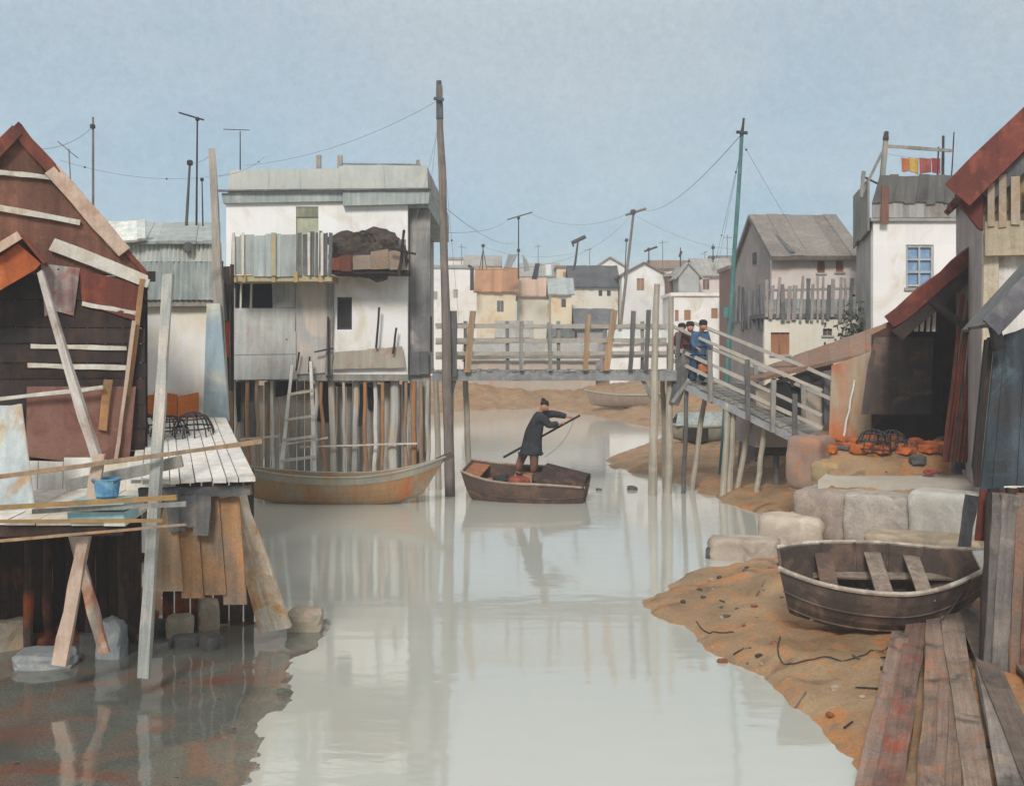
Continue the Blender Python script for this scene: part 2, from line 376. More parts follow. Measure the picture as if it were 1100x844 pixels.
hull_dark = M('hull_dark','#5f524a','#4a403b','#7d6658',sc=1.3,streak=.1,grain=.16,isl=0,stain=('#3a3230',.16,1.1))
hull_brown = M('hull_brown','#66524a','#54443e','#80654c',sc=1.6,streak=.1,grain=.16,isl=.1)
boat_inside = M('boat_inside','#a58266','#8f6f58','#bf8a5c',sc=1.6,streak=.05,grain=.14,isl=.1)

# ------------------------------------------------------------------ ground, water
def sd_poly(px, py, poly):
    """signed distance, positive inside (numpy)"""
    best = np.full(px.shape, 1e9); inside = np.zeros(px.shape, bool); n = len(poly)
    for i in range(n):
        x0,y0 = poly[i]; x1,y1 = poly[(i+1)%n]; dx,dy = x1-x0,y1-y0
        t = np.clip(((px-x0)*dx+(py-y0)*dy)/(dx*dx+dy*dy+1e-12),0,1)
        best = np.minimum(best, np.hypot(px-x0-t*dx, py-y0-t*dy))
        c = ((y0 > py) != (y1 > py)); xi = x0 + (py-y0)/(dy if abs(dy)>1e-9 else 1e-9)*dx
        inside ^= c & (px < xi)
    return np.where(inside, best, -best)
SHORE = [(3.3,-20),(3.4,7),(3.28,9.8),(3.3,11.4),(3.05,13.1),(2.72,14.2),(2.35,15.4),(2.05,17.0),(2.6,18.1),(3.6,19.3),(5.0,20.4),(6.1,22.8),(6.1,25.2),(5.7,27.3),(5.3,30.2),(4.5,33.6),(3.3,36.8),(3.9,41),
         (5.5,44.7),(7.6,48.4),(7.0,55),(5.0,63.9),(2.4,73),(-1,70.5),(-2.8,69),(-5,66),(-6.5,50),(-9.2,42),(-9.8,30),(-8.7,22),(-6.2,18.3),(-5.2,16.4),(-5.4,15.0),(-6.5,14.7),(-9,14.4),(-14,14),(-40,13),(-500,13),(-500,700),(500,700),(500,-20)]
TERR = [(500,18.0),(12,18.4),(8.8,19.9),(5.6,20.9),(6.1,22.6),(6.7,24.6),(7.1,26.8),(7.4,29.5),(8.4,34),(9.5,40),(12,60),(500,60)]
def axis(lo, hi, a, b, st):
    r = list(np.arange(a, b, st)); s_ = st; v = r[-1]
    while v < hi: s_ = min(s_*1.14, 30); v += s_; r.append(v)
    s_ = st; v = a
    while v > lo: s_ = min(s_*1.14, 30); v -= s_; r.insert(0, v)
    return np.array(r)
ax, ay = axis(-420, 420, -9, 11, .12), axis(-15, 650, 7, 34, .12)
gx, gy = np.meshgrid(ax, ay)
def fbm(x, y, s_, o):
    out = np.empty(x.size)
    for i, (a, b) in enumerate(zip(x.ravel(), y.ravel())): out[i] = noise.fractal(V((a*s_, b*s_, o)), 1.0, 2.0, 4)
    return out.reshape(x.shape)
def sstep(a, b, x):
    t = np.clip((x-a)/(b-a), 0, 1); return t*t*(3-2*t)
def height(x, y, fine=True):
    x, y = np.asarray(x, float), np.asarray(y, float)
    n1 = fbm(x, y, .8, 1.3); n2 = fbm(x, y, 3.1, 7.7); n3 = fbm(x, y, 5.0, 3.3)
    sd = sd_poly(x, y, SHORE) + n1*.16*np.clip(y/14, .6, 4) + n2*.07 + n3*.04
    h = np.where(sd < 0, np.maximum(sd*.35, -.8), .07*sstep(0,.25,sd) + .15*np.minimum(sd, 3.2) + .035*np.clip(sd-3.2, 0, 30))
    h = np.where((sd > 0) & (y > 58), np.maximum(h, 1.75*sstep(0, 8, sd)), h)
    h = h + np.where(sd > 0, (n1*.09 + n2*.04 + n3*.018)*sstep(0,.8,sd), 0)
    st = sd_poly(x, y, TERR); t = sstep(.02, .65, st + n2*.05)
    top = 1.32 + .5*sstep(21.6, 23.2, y) + .15*sstep(24, 30, y)*0 + n2*.02
    h = h*(1-t) + np.maximum(top, h)*t
    far = sstep(110, 300, y); return h + far*4
hz = height(gx, gy)
gm = bpy.data.meshes.new('mud_bank'); nx, ny = len(ax), len(ay)
idx = np.arange(nx*ny).reshape(ny, nx)
quads = np.stack([idx[:-1,:-1], idx[:-1,1:], idx[1:,1:], idx[1:,:-1]], -1).reshape(-1,4)
gm.from_pydata(np.stack([gx.ravel(), gy.ravel(), hz.ravel()], -1).tolist(), [], quads.tolist())
gm.polygons.foreach_set('use_smooth', [True]*len(gm.polygons))
mud = wash('mud','#9f8465','#80694f','#a87448',sc=.9,c3amt=.55,stain=('#64503f',.2,1.3),streak=0,grain=.2,isl=0,bump=1.0,spots=('#4a3a30',2.6,.11),rough=.75)
gm.materials.append(mud)
go = bpy.data.objects.new('mud_bank', gm); COL.objects.link(go); go['kind'] = 'structure'
def gz(x, y): return float(height(np.array([x]), np.array([y]))[0])

wm = bpy.data.materials.new('milky_water'); wm.use_nodes = True; nt = wm.node_tree; b = nt.nodes['Principled BSDF']
b.inputs['Roughness'].default_value = .065; b.inputs['IOR'].default_value = 2.3
def wtex(scale, st, det=4):
    g = nt.nodes.new('ShaderNodeNewGeometry'); v = nt.nodes.new('ShaderNodeVectorMath'); v.operation = 'MULTIPLY'; v.inputs[1].default_value = st
    n = nt.nodes.new('ShaderNodeTexNoise'); n.inputs['Scale'].default_value = scale; n.inputs['Detail'].default_value = det
    nt.links.new(g.outputs['Position'], v.inputs[0]); nt.links.new(v.outputs[0], n.inputs['Vector']); return n.outputs['Fac']
mx = nt.nodes.new('ShaderNodeMix'); mx.data_type = 'RGBA'; mx.inputs[6].default_value = hx('#b0b2a9'); mx.inputs[7].default_value = hx('#bab9ad')
nt.links.new(wtex(.16,(1,1,1),6), mx.inputs[0]); nt.links.new(mx.outputs[2], b.inputs['Base Color'])
bp = nt.nodes.new('ShaderNodeBump'); bp.inputs['Strength'].default_value = .22; bp.inputs['Distance'].default_value = .02
nt.links.new(wtex(1.6,(.7,1.6,1),3), bp.inputs['Height']); nt.links.new(bp.outputs[0], b.inputs['Normal'])
wo = MB().add([(-400,-30,0),(400,-30,0),(400,400,0),(-400,400,0)],[(0,1,2,3)]).build('water', wm, origin=V((0,0,0))); wo['kind'] = 'structure'

# added grey-green sheet painted as the left hut's dark reflection on the water
REFL = [(-2.75,15.8),(-2.55,14.9),(-2.6,14.2),(-2.8,13.3),(-2.65,12.4),(-2.55,11.6),(-2.5,10.7),(-2.3,9.6),(-2.15,8.6),(-2.2,7.0),(-2.6,5.0),(-12,4.5),(-12,15.6)]
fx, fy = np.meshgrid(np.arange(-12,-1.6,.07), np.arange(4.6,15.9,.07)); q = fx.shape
fs_ = sd_poly(fx, fy, REFL) + fbm(fx,fy,1.1,5.5)*.14 + fbm(fx,fy,2.6,2.2)*.05
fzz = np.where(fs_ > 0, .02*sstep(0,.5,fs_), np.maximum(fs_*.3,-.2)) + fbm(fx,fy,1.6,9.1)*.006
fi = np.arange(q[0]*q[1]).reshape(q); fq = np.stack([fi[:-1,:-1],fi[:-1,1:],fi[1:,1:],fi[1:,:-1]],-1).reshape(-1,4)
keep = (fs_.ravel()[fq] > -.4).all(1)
fm = bpy.data.meshes.new('reflection_sheet'); fm.from_pydata(np.stack([fx.ravel(),fy.ravel(),fzz.ravel()],-1).tolist(),[],fq[keep].tolist()); fm.polygons.foreach_set('use_smooth',[True]*len(fm.polygons))
reflm = wash('wet_mud','#6b6d64','#565952','#7d6152',sc=.7,c3amt=.4,stain=('#7d4c3c',.22,.6),streak=0,grain=.28,isl=0,bump=.03,rough=.05,spec=.9,spots=('#3a3a38',5.0,.12)); reflm.node_tree.nodes['Principled BSDF'].inputs['IOR'].default_value = 1.9; fm.materials.append(reflm)  # wet_mud colours the added sheet painted as the hut's dark reflection
fo_ = bpy.data.objects.new('reflection_sheet', fm); COL.objects.link(fo_); fo_['kind'] = 'structure'
# ================================================================== LEFT: timber hut on stilts
a20 = math.radians(20); HC = V((X(158,15),15,0)); HU = V((math.cos(a20),math.sin(a20),0)); HW = V((-math.sin(a20),math.cos(a20),0)); HN = -HW
def H(px, py, off=0.0): return ray_plane(px, py, HC, HN, off)          # a point on the hut's front wall
def HL(s, z, back=0.0): return HC - HU*s + HW*back + V((0,0,z))          # s metres left of the right corner
hut = thing('timber_hut','dark red timber hut with a steep gable and pale battens, on stilts over the water','hut',HC - HU*1.6 + V((0,0,2.3)))
EZ, PZ, PS = 5.02, 6.98, 1.645; sl_ = (PZ-EZ)/PS
def half(z): return (PZ - z)/sl_                                        # half width of the gable at height z
mb = MB(); zs = EZ
k = 0
hts = [.34,.30,.36,.33,.3,.33]
for h_ in hts:
    z0, z1 = zs, min(zs+h_, PZ-.02)
    mb.prism([HL(PS-half(z0)*.985,z0),HL(PS+half(z0)*.985,z0),HL(PS+half(z1)*.985,z1),HL(PS-half(z1)*.985,z1)], HW*U(.03,.05)); zs += h_
mb.build('gable', brown_wood, hut)
mb = MB(); mb.boards(HL(1.98,2.35),HL(1.98,EZ-.01),HL(.02,EZ-.01),HL(.02,2.35), 9, -.045, .01, .01, .008); mb.build('front_wall', dark_wood, hut)
mb = MB(); mb.boards(HL(0.03,2.35,.06),HL(0.03,2.35,2.8),HL(0.03,EZ,2.8),HL(0.03,EZ,.06), 9, .04, .01); mb.build('side_wall', dark_wood, hut)
mb = MB(); mb.boards(HL(0.05,2.35,2.9),HL(3.25,2.35,2.9),HL(3.25,PZ-.9,2.9),HL(.05,EZ,2.9), 12, .04, .005); mb.build('back_wall', dark_wood, hut)
mb = MB(); mb.boards(HL(3.26,2.35,.1),HL(3.26,2.35,2.9),HL(3.26,EZ,2.9),HL(3.26,EZ,.1), 9, .04, .005); mb.build('side_wall', dark_wood, hut)
mb = MB()
for s0, s1 in ((PS,-.06),(PS,2*PS+.06)):
    q = lambda s,b: HL(s, PZ+.07-sl_*abs(s-PS), b)
    n_ = 7
    mb.boards(q(s0,-.06),q(s0,3.0),q(s1,3.0),q(s1,-.06), n_, .06 if s1 < s0 else -.06, .006, .03)
mb.build('roof', red_wood, hut)
# bargeboards down both rakes
mb = MB(); q = lambda s,o: HL(s, PZ+.02-sl_*abs(s-PS)-.06, -o)
mb.beam(q(PS-.42,.10),q(.30,.10), .2,.04,6,.012,up=HN); mb.build('bargeboard', pink_wood, hut)
mb = MB(); mb.beam(q(PS+.0,.09),q(PS-.48,.09), .15,.04,4,.012,up=HN); mb.build('bargeboard', red_wood, hut)
mb = MB(); mb.beam(q(PS+.0,.10),q(PS*2+.02,.10), .16,.04,4,.012,up=HN); mb.build('bargeboard', red_wood, hut)
mb = MB(); mb.beam(H(56,262,.07),H(160,303,.07), .17,.05,6,.012,up=HN); mb.build('eave_board', pale_wood, hut)
mb = MB(); mb.box(H(163,297,.04),(.1,.1,.14),a20); mb.build('eave_end', dark_wood, hut)
for a_, b_, ww in (((-12,184),(58,191),.06),((-12,221),(86,239),.075),((33,372),(136,374),.06),((30,392),(140,395),.065),((88,326),(150,337),.06)):
    mb = MB(); mb.beam(H(*a_,.055),H(*b_,.055), ww,.03,6,.008,up=HN); mb.build('batten', pale_wood, hut)
mb = MB(); mb.prism([H(44,283,.06),H(86,288,.06),H(79,339,.06),H(60,334,.06),H(48,340,.06)], HN*.012); mb.build('metal_patch', wash('patch_metal','#a3a09c','#94706a','#9a5a4c',sc=2.4,streak=.5,grain=.08,isl=0,spots=('#3a3634',7.0,.12)), hut)
mb = MB(); mb.prism([H(86,290,.055),H(150,305,.055),H(147,345,.055),H(88,326,.055)], HN*.012); mb.build('red_panel', red_wood, hut)
mb = MB(); mb.beam(H(153,300,.1),H(136,440,.1), .06,.05,5,.01,up=HN); mb.build('corner_batten', orange_wood, hut)
# porch
PO = .55
mb = MB(); mb.prism([H(-60,318,PO),H(20,262,PO),H(44,283,PO),H(38,290,PO),H(0,312,PO),H(-60,340,PO)], HN*.03); mb.build('porch_gable', wash('porch_orange','#a3552f','#8f4a30','#b96a3c',sc=1.5,streak=.2,grain=.15,isl=0), hut)
pr = [H(22,254,PO), H(47,284,PO), H(-70,308,PO)]
mb = MB(); mb.slab(pr[0]+HN*.1, pr[1]+HN*.1, pr[1]-HN*PO, pr[0]-HN*PO, .04); mb.slab(pr[0]+HN*.1, pr[2]+HN*.1, pr[2]-HN*PO, pr[0]-HN*PO, -.04); mb.build('porch_roof', red_wood, hut)
mb = MB(); mb.beam(pr[0]+HN*.13, pr[2]+HN*.13, .1,.03,6,.012,up=HN); mb.build('porch_board', pink_wood, hut)
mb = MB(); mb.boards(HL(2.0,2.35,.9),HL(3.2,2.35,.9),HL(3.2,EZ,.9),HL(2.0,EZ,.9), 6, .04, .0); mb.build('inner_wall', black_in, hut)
mb = MB(); mb.prism([H(29,415,.16),H(146,415,.1),H(142,460,.12),H(139,496,.12),H(95,499,.2),H(60,494,.17),H(28,490,.16)], HN*.02); mb.build('canvas_screen', purple_sheet, hut)
mb = MB(); mb.beam(H(116,408,.2),H(110,462,.2), .11,.04,4,.01,up=HN); mb.build('post', orange_wood, hut)
mb = MB(); mb.beam(H(144,345,.2),H(123,505,.2), .045,.045,5,.008,up=HN); mb.build('post', pink_wood, hut)
mb = MB(); mb.beam(H(-12,430,.3),H(110,416,.3), .05,.04,6,.01,up=HN); mb.build('curtain_rail', pale_wood, hut)
# stilts under the hut and dark boarding behind them
mb = MB(); mb.boards((-9.5,14.9,.05),(-5.15,14.9,.05),(-5.15,14.9,1.93),(-9.5,14.9,1.93), 22, .05, .015, .06, .03); mb.build('skirting', under_wood, hut)
for px in (-10, 52, 96, 140):
    mb = MB(); mb.pole((X(px,14.55),14.55,-.3),(X(px,14.55)+U(-.05,.05),14.55,2.1), .07,.06); mb.build('stilt', under_wood, hut)

# landing, deck
deck = thing('plank_deck','pale plank deck on boards over the water beside the dark red hut','deck',P(215,520,13.2))
dz0, dz1 = 2.35, 2.72
mb = MB(); c = [P(140,520,13.1),P(275,517,13.2),P(243,452,17.4),P(150,452,17.4)]
mb.boards(*c, 9, .05, .015, .05, .006); mb.build('planks', white_wood, deck)
mb = MB(); mb.beam(P(150,529,13.3),P(270,526,13.35), .12,.1,5,.008); mb.build('edge_beam', grey_wood_dark, deck)
for i, (a_, b_, yb) in enumerate(((158,190,632),(192,212,640),(213,236,638),(237,258,648),(170,186,620))):
    mb = MB(); y = 13.35 + i*.04
    mb.boards(P(a_+4,yb,y),P(b_+8,yb,y),P(b_,531,y),P(a_,531,y), 1, .05, .005, .03); mb.build('upright_board', orange_wood if i in (1,2) else [tan_wood,None,None,orange_wood,grey_wood_dark][i], deck)
for i, (px, pt, pb) in enumerate(((163,532,560),(215,532,575),(200,532,566),(184,532,570))):
    mb = MB(); mb.beam(P(px+3,pt,13.25),P(px-2+i*3,pb,13.25), .2,.04,3,.012); mb.build('hanging_board', grey_wood_dark, deck)
mb = MB(); mb.boards((-5.0,15.3,.0),(-3.75,15.6,.0),(-3.75,15.6,2.3),(-5.0,15.3,2.3), 7, .05, .02, .06); mb.build('back_boards', under_wood, deck)
land = thing('white_landing','low white planked landing in front of the dark red hut','landing',(-5.6,12.6,2.0))
mb = MB(); mb.boards((-8.5,12.15,2.0),(-4.38,12.15,2.0),(-4.55,14.3,2.08),(-8.5,14.3,2.08), 12, .05, .012, .04, .004); mb.build('planks', white_wood, land)
mb = MB(); mb.boards((-7.2,14.32,2.08),(-4.5,14.32,2.08),(-4.5,14.36,2.52),(-7.2,14.36,2.52), 7, .04, .008, .03); mb.build('riser', white_wood, land)
mb = MB(); mb.beam((-8.5,12.25,1.93),(-4.45,12.25,1.93), .12,.08,6,.01); mb.build('edge_beam', under_wood, land)
for px in (30, 132):
    mb = MB(); mb.pole((X(px,14.0),14.0,-.4),(X(px,14.0),14.0,1.95), .07,.06); mb.build('stilt', under_wood, land)
def wavy(a, b, c, d, amp, n, th, name, mat, **k):
    a,b,c,d = map(V,(a,b,c,d)); nr = (b-a).cross(d-a).normalized(); vs=[]; fs=[]; mm=14; r0=U(0,9)
    for j in range(mm+1):
        for i in range(n+1):
            u_,v_=i/n,j/mm; p=a.lerp(b,u_).lerp(d.lerp(c,u_),v_)
            vs.append(p+nr*amp*(math.sin(u_*n*1.1+r0)*(.5+.5*(1-v_))+.5*noise.noise(V((u_*4,v_*4,r0)))))
    k0=len(vs); vs += [v-nr*th for v in vs]; st=n+1
    for j in range(mm):
        for i in range(n):
            q=(j*st+i,j*st+i+1,(j+1)*st+i+1,(j+1)*st+i); fs += [q, tuple(x+k0 for x in reversed(q))]
    ring=[i for i in range(st)]+[j*st+n for j in range(1,mm+1)]+[mm*st+i for i in range(n-1,-1,-1)]+[j*st for j in range(mm-1,0,-1)]
    for i in range(len(ring)): p,q=ring[i],ring[(i+1)%len(ring)]; fs.append((p,p+k0,q+k0,q))
    return MB().add(vs,fs).build(name, mat, smooth=True, **k)
tag(wavy(P(-30,562,12.7),P(40,558,12.7),P(24,434,13.3),P(-30,438,13.3),.035,14,.012,'tarpaulin',tarp),'pale blue-grey tarpaulin hanging under the porch of the dark red hut','tarpaulin')
bk = thing('bucket','blue bucket standing on the teal crate','bucket',P(115,534,12.35)); z0 = Z(534,12.35)
mb = MB(); mb.lathe([(.10,0),(.125,.02),(.15,.2),(.16,.205),(.16,.22),(.145,.22),(.14,.19),(.11,.05),(.0,.05)],(X(115,12.35),12.35,z0)); mb.build('tub', blue_plastic, bk, smooth=False)
mb = MB(); mb.tube([V((X(115,12.35)+.155*math.cos(t),12.35-.05-.06*math.sin(t),z0+.21-.05*math.sin(t))) for t in [i*math.pi/8 for i in range(9)]], .006, 5); mb.build('handle', iron, bk)
cr = thing('crate','pale teal slatted crate on the white landing','crate',(X(110,12.3),12.3,2.055)); x0, x1 = X(80,12.3), X(140,12.3); zt = Z(534.5,12.35)
for z_ in (2.06, 2.06+(zt-2.06)*.52):
    mb = MB(); h_ = (zt-2.06)*.44
    mb.bx(x0,x1,12.1,12.12,z_,z_+h_,.003); mb.bx(x0,x1,12.55,12.57,z_,z_+h_,.003); mb.bx(x0,x0+.02,12.122,12.548,z_,z_+h_,.002); mb.bx(x1-.02,x1,12.122,12.548,z_,z_+h_,.002); mb.build('side_slats', teal_plastic, cr)
mb = MB(); mb.bx(x0+.022,x1-.022,12.123,12.547,zt-.02,zt-.002); mb.build('lid', teal_plastic, cr)

# loose poles and rails in front of the hut
def pole_thing(name, label, cat, a, b, r0, r1, mat, group=None, **k):
    return tag(MB().pole(a, b, r0, r1, **k).build(name, mat, smooth=False), label, cat, group)
def beam_thing(name, label, cat, a, b, w_, t_, mat, group=None, **k):
    o = MB().beam(a, b, w_, t_, **k).build(name, mat); x_ = (V(b)-V(a)).normalized(); R_ = x_.to_track_quat('X','Z').to_matrix().to_4x4()
    o.data.transform(R_.inverted()); o.matrix_world = o.matrix_world @ R_
    return tag(o, label, cat, group)
beam_thing('leaning_pole','tall grey weathered pole leaning in front of the white shed, foot in the water','pole',P(154,700,12.3)+V((0,0,-.3)),P(181,295,13.0),.14,.1,wash('pole_pale','#a5a59e','#858883','#bfb2a5',sc=.7,streak=.2,grain=.12,isl=0,spots=('#4a4a46',4,.16),along=True),seg=9,jit=.012,taper=.75)
beam_thing('diagonal_pole','pale diagonal prop leaning against the dark red hut above the crossed props','pole',P(106,500,12.5),P(43,292,13.0),.11,.08,wash('prop_pale','#b8b2ab','#a39488','#8a7468',sc=.9,streak=.1,grain=.1,isl=0,along=True),seg=8,jit=.01,taper=.7)
beam_thing('prop','pinkish prop standing in the water, slanting up to the landing of the dark red hut','prop',P(64,704,12.4)+V((0,0,-.1)),P(108,488,12.35),.16,.09,pink_wood,seg=8,jit=.012,taper=.7)
beam_thing('prop','shorter pale prop crossing behind the long pinkish one under the landing','prop',P(112,692,12.9)+V((0,0,-.1)),P(72,545,12.75),.13,.08,wash('prop_light','#cfc2b2','#bfa38c','#a8623c',sc=.9,streak=.1,grain=.1,isl=0,along=True),seg=7,jit=.012,taper=.75)
beam_thing('rail','long brown rail running from the photo edge across the deck to the rusty canoe','rail',P(-15,514,11.9),P(281,474,12.9),.05,.04,tan_wood,seg=9,jit=.006)
for (a_, b_, ww, mt, lb) in (((-15,546),(190,534),.055,bamboo,'thick golden bamboo rail passing in front of the blue bucket'),((-15,560),(175,559),.035,bamboo,'thin bamboo rail along the front edge of the white landing'),((35,549),(200,541),.05,grey_wood,'grey board rail in front of the teal crate'),((-15,582),(200,563),.025,tan_wood,'thin brown stick across the dark understructure of the landing')):
    beam_thing('rail',lb,'rail',P(*a_,11.85 if mt is not grey_wood else 12.0),P(*b_,12.0),ww,.035,mt,seg=8,jit=.004)
beam_thing('loose_board','short grey board lying tilted on the pale deck, end against the leaning pole','board',P(72,522,12.9),P(196,495,12.95),.13,.05,grey_wood,seg=6,jit=.012)
# slanting plank, wide plank
beam_thing('slanting_plank','wide pale slanting plank stained orange, propped at the right end of the deck','plank',P(296,672,14.6)+V((0,0,-.05)),P(250,530,13.45),.44,.07,wash('plank_stain','#d6cfc4','#c9bba6','#bf8a4a',sc=.9,streak=.1,grain=.1,isl=0,stain=('#b07838',.2,.8),spots=('#4a3c30',5,.14),along=True),seg=7,jit=.02,taper=.7)
tag(MB().prism([P(222,326,17.9),P(236,326,17.9),P(246,452,17.6),P(218,452,17.6)],(0,.06,0)).build('wide_plank', wash('plank_bluegrey','#a9b0ae','#8fa0a8','#c6c0aa',sc=.5,streak=.2,grain=.07,isl=0)),'wide blue-grey plank standing at the right corner of the white shed','plank')
beam_thing('tall_post','tall tapering grey post with a dark tip between white shed and big white house','post',P(240,452,17.9),P(228,160,18.3),.19,.14,wash('post_grey','#a69c90','#8a8680','#6c6a68',sc=.6,streak=.15,grain=.12,isl=0,along=True),seg=9,jit=.012,taper=.55)
# crab traps
def trap(name, label, loc, s=1.0, rz=0.0, group=None):
    t = thing(name, label, 'fish trap', loc, group, (U(-.1,.1),U(-.1,.1),rz))
    mb = MB(); n_ = 11
    for i in range(n_):
        a_ = 2*math.pi*i/n_; mb.tube([V((math.cos(a_)*r_*s, math.sin(a_)*r_*s, z_*s)) for r_, z_ in ((.36,0),(.33,.2),(.24,.38),(.08,.46))], .013*s, 5)
    mb.build('ribs', iron, t, local=True)
    for r_, z_ in ((.355,.05),(.325,.21),(.24,.37),(.085,.455)):
        mb = MB(); mb.tube([V((math.cos(q)*r_*s, math.sin(q)*r_*s, z_*s)) for q in [2*math.pi*i/18 for i in range(19)]], .015*s, 5); mb.build('hoop', iron, t, local=True)
    return t
dk = lambda px,d: V((X(px,d), d, 2.42+(d-13.1)*.08))
trap('fish_trap','cage-like fish trap furthest left on the deck, half hidden by the leaning pole',dk(152,16.2),.8,.3)
trap('fish_trap','middle one of three fish traps on the deck under the white shed',dk(183,15.9),.8,1.3)
trap('fish_trap','fish trap of bent ribs nearest the wide blue-grey plank, on the deck',dk(208,16.0),.88,2.2)

# ================================================================== white shed behind the deck
sh = thing('white_shed','low white shed with a ribbed grey awning and a round vent, behind the pale deck','shed',(X(168,20),20,.3))
xa, xb = X(104,20), X(236,20)
mb = MB(); mb.wall((xa,20),(xb,20),.2,6.0,.15); mb.build('wall', wash('shed_white','#e9e7e3','#dfdcd7','#d8cdb8',sc=.5,streak=.05,grain=.04,isl=0), sh)
xc, xd = X(231,25), X(110,25)
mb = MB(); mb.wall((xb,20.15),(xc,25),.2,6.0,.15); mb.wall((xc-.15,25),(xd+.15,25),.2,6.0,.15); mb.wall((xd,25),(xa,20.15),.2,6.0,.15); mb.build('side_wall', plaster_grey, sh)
mb = MB(); mb.boards((xa-.15,19.75,Z(262,19.75)),(xb+.08,19.75,Z(262,19.75)),(xc+.08,25.2,6.92),(xd-.15,25.2,6.92), 14,.06,.0,.03); mb.build('roof', sheet_blue, sh)
mb = MB(); mb.boards(P(106,262,19.66),P(157,259,19.66),P(157,238,20.3),P(106,241,20.3), 5,.05,.0,.03); mb.build('roof_sheet', sheet_pale, sh)
mb = MB(); mb.corrugated(P(104,281,19.88),P(229,281,19.88),P(229,259,19.88),P(104,259,19.88), 26,.02); mb.build('ribbed_band', sheet_pale, sh)
mb = MB(); mb.corrugated(P(104,322,19.78),P(236,322,19.78),P(236,281,19.88),P(104,281,19.88), 22,.025); mb.build('awning', sheet_blue, sh)
mb = MB(); mb.beam(P(150,324,19.9),P(236,324,19.9), .18,.14,6,.01); mb.build('beam', grey_wood, sh)
mb = MB(); mb.tube([P(202,265,19.84),P(202,265,19.7)],.09,14); mb.build('vent', slate, sh)
mb = MB(); mb.beam(P(231,330,19.8),P(231,452,19.8), .12,.1,6,.01); mb.build('corner_post', pale_wood, sh)
mb = MB()
for a_, b_ in ((141,165),(166,190),(191,213)):
    vs = [P(x_, 423+U(-4,4), 19.93) for x_ in (b_, a_)]; mb.prism([P(a_,452,19.93),P(b_,452,19.93)]+vs, (0,.03,0))
mb.build('kick_boards', wash('kick_orange','#cf6426','#c4743a','#dc7f38',sc=2,streak=.2,grain=.14,isl=.2), sh)
# boards between shed and house
t = thing('board_screen','narrow dark board screen with a rust-red patch, between the white shed and the big house','screen',(X(240,27),27,.2))
mb = MB(); mb.boards(P(226,470,27),P(252,470,27),P(252,283,27),P(226,283,27), 4,.06,.02,.1,.02); mb.build('boards', dark_wood, t)
mb = MB(); mb.prism([P(232,348,26.85),P(247,345,26.85),P(246,384,26.85),P(236,380,26.85)],(0,.03,0)); mb.build('rusty_patch', wash('rust_patch','#b5502e','#a04a32',sc=2,streak=.2,grain=.14,isl=0), t)
mb = MB(); mb.prism([P(226,302,26.8),P(240,300,26.8),P(244,345,26.8),P(230,340,26.8)],(0,.03,0)); mb.build('slate_patch', slate, t)
mb = MB(); mb.prism([P(240,420,26.9),P(250,420,26.9),P(250,505,26.9),P(240,505,26.9)],(0,.03,0)); mb.build('orange_board', orange_wood, t)

# stones at the water's edge
def stone_thing(px, py, d, size, mat, label, rz=0.0, sink=.12, name='stone', rough=.12, box=.6):
    x = X(px,d); base = max(gz(x,d), -.05) if d > 13.9 or x > 0 else -.05
    return tag(MB().rock((x,d,base+size[2]*(.5-sink)), size, rough, rz, box).build(name, mat, smooth=False), label, 'stone')
for a_ in ((50,715,13.55,(.72,.55,.28),stone_grey,'flat pale-topped grey stone slab in the water at the foot of the long pinkish prop',.15),
           (120,700,13.9,(.34,.34,.62),stone_grey,'upright grey stone block between the crossed props and the leaning pole',.0),
           (95,698,14.4,(.22,.22,.26),stone_dark,'small dark stone close left of the upright grey block',.4),
           (170,692,14.2,(.3,.25,.2),stone_dark,'low dark rounded stone in the water right of the leaning pole',.2),
           (172,660,15.0,(.3,.3,.3),stone_dark,'dark stone behind the low rounded one, under the deck',.7),
           (193,668,14.9,(.36,.3,.4),stone_tan,'pale tan stone with a dark foot under the upright boards',.2),
           (199,688,14.4,(.32,.28,.24),stone_dark,'dark wet stone in front of the pale tan one',.5),
           (228,690,14.3,(.28,.26,.26),stone_dark,'dark stone furthest right of the group under the deck boards',.9),
           (224,660,15.3,(.3,.3,.55),stone_tan,'tall pale stone under the right half of the deck',.3),
           (328,676,15.3,(.50,.42,.40),stone_tan,'squarish tan block in the water at the foot of the slanting plank',.1),
           (10,690,14.3,(.5,.4,.5),stone_tan,'tan boulder at the photo edge under the landing',.6),
           (150,668,15.1,(.5,.4,.36),stone_orange,'rusty orange stone under the deck behind the leaning pole',.2)):
    stone_thing(a_[0],a_[1],a_[2],a_[3],a_[4],a_[5],a_[6])
random.seed(5)
for i in range(26):
    x = -8.2 + 3.2*(i+.5)/26 + U(-.1,.1); y = U(14.2,14.85)
    tag(MB().rock((x,y,gz(x,y)+.06),(U(.14,.36),U(.14,.3),U(.12,.26)),.2,U(0,3),.5,2).build('rubble_stone', stone_orange),'rusty stone in the rubble along the foot of the landing','stone',group='rubble along the foot of the landing')
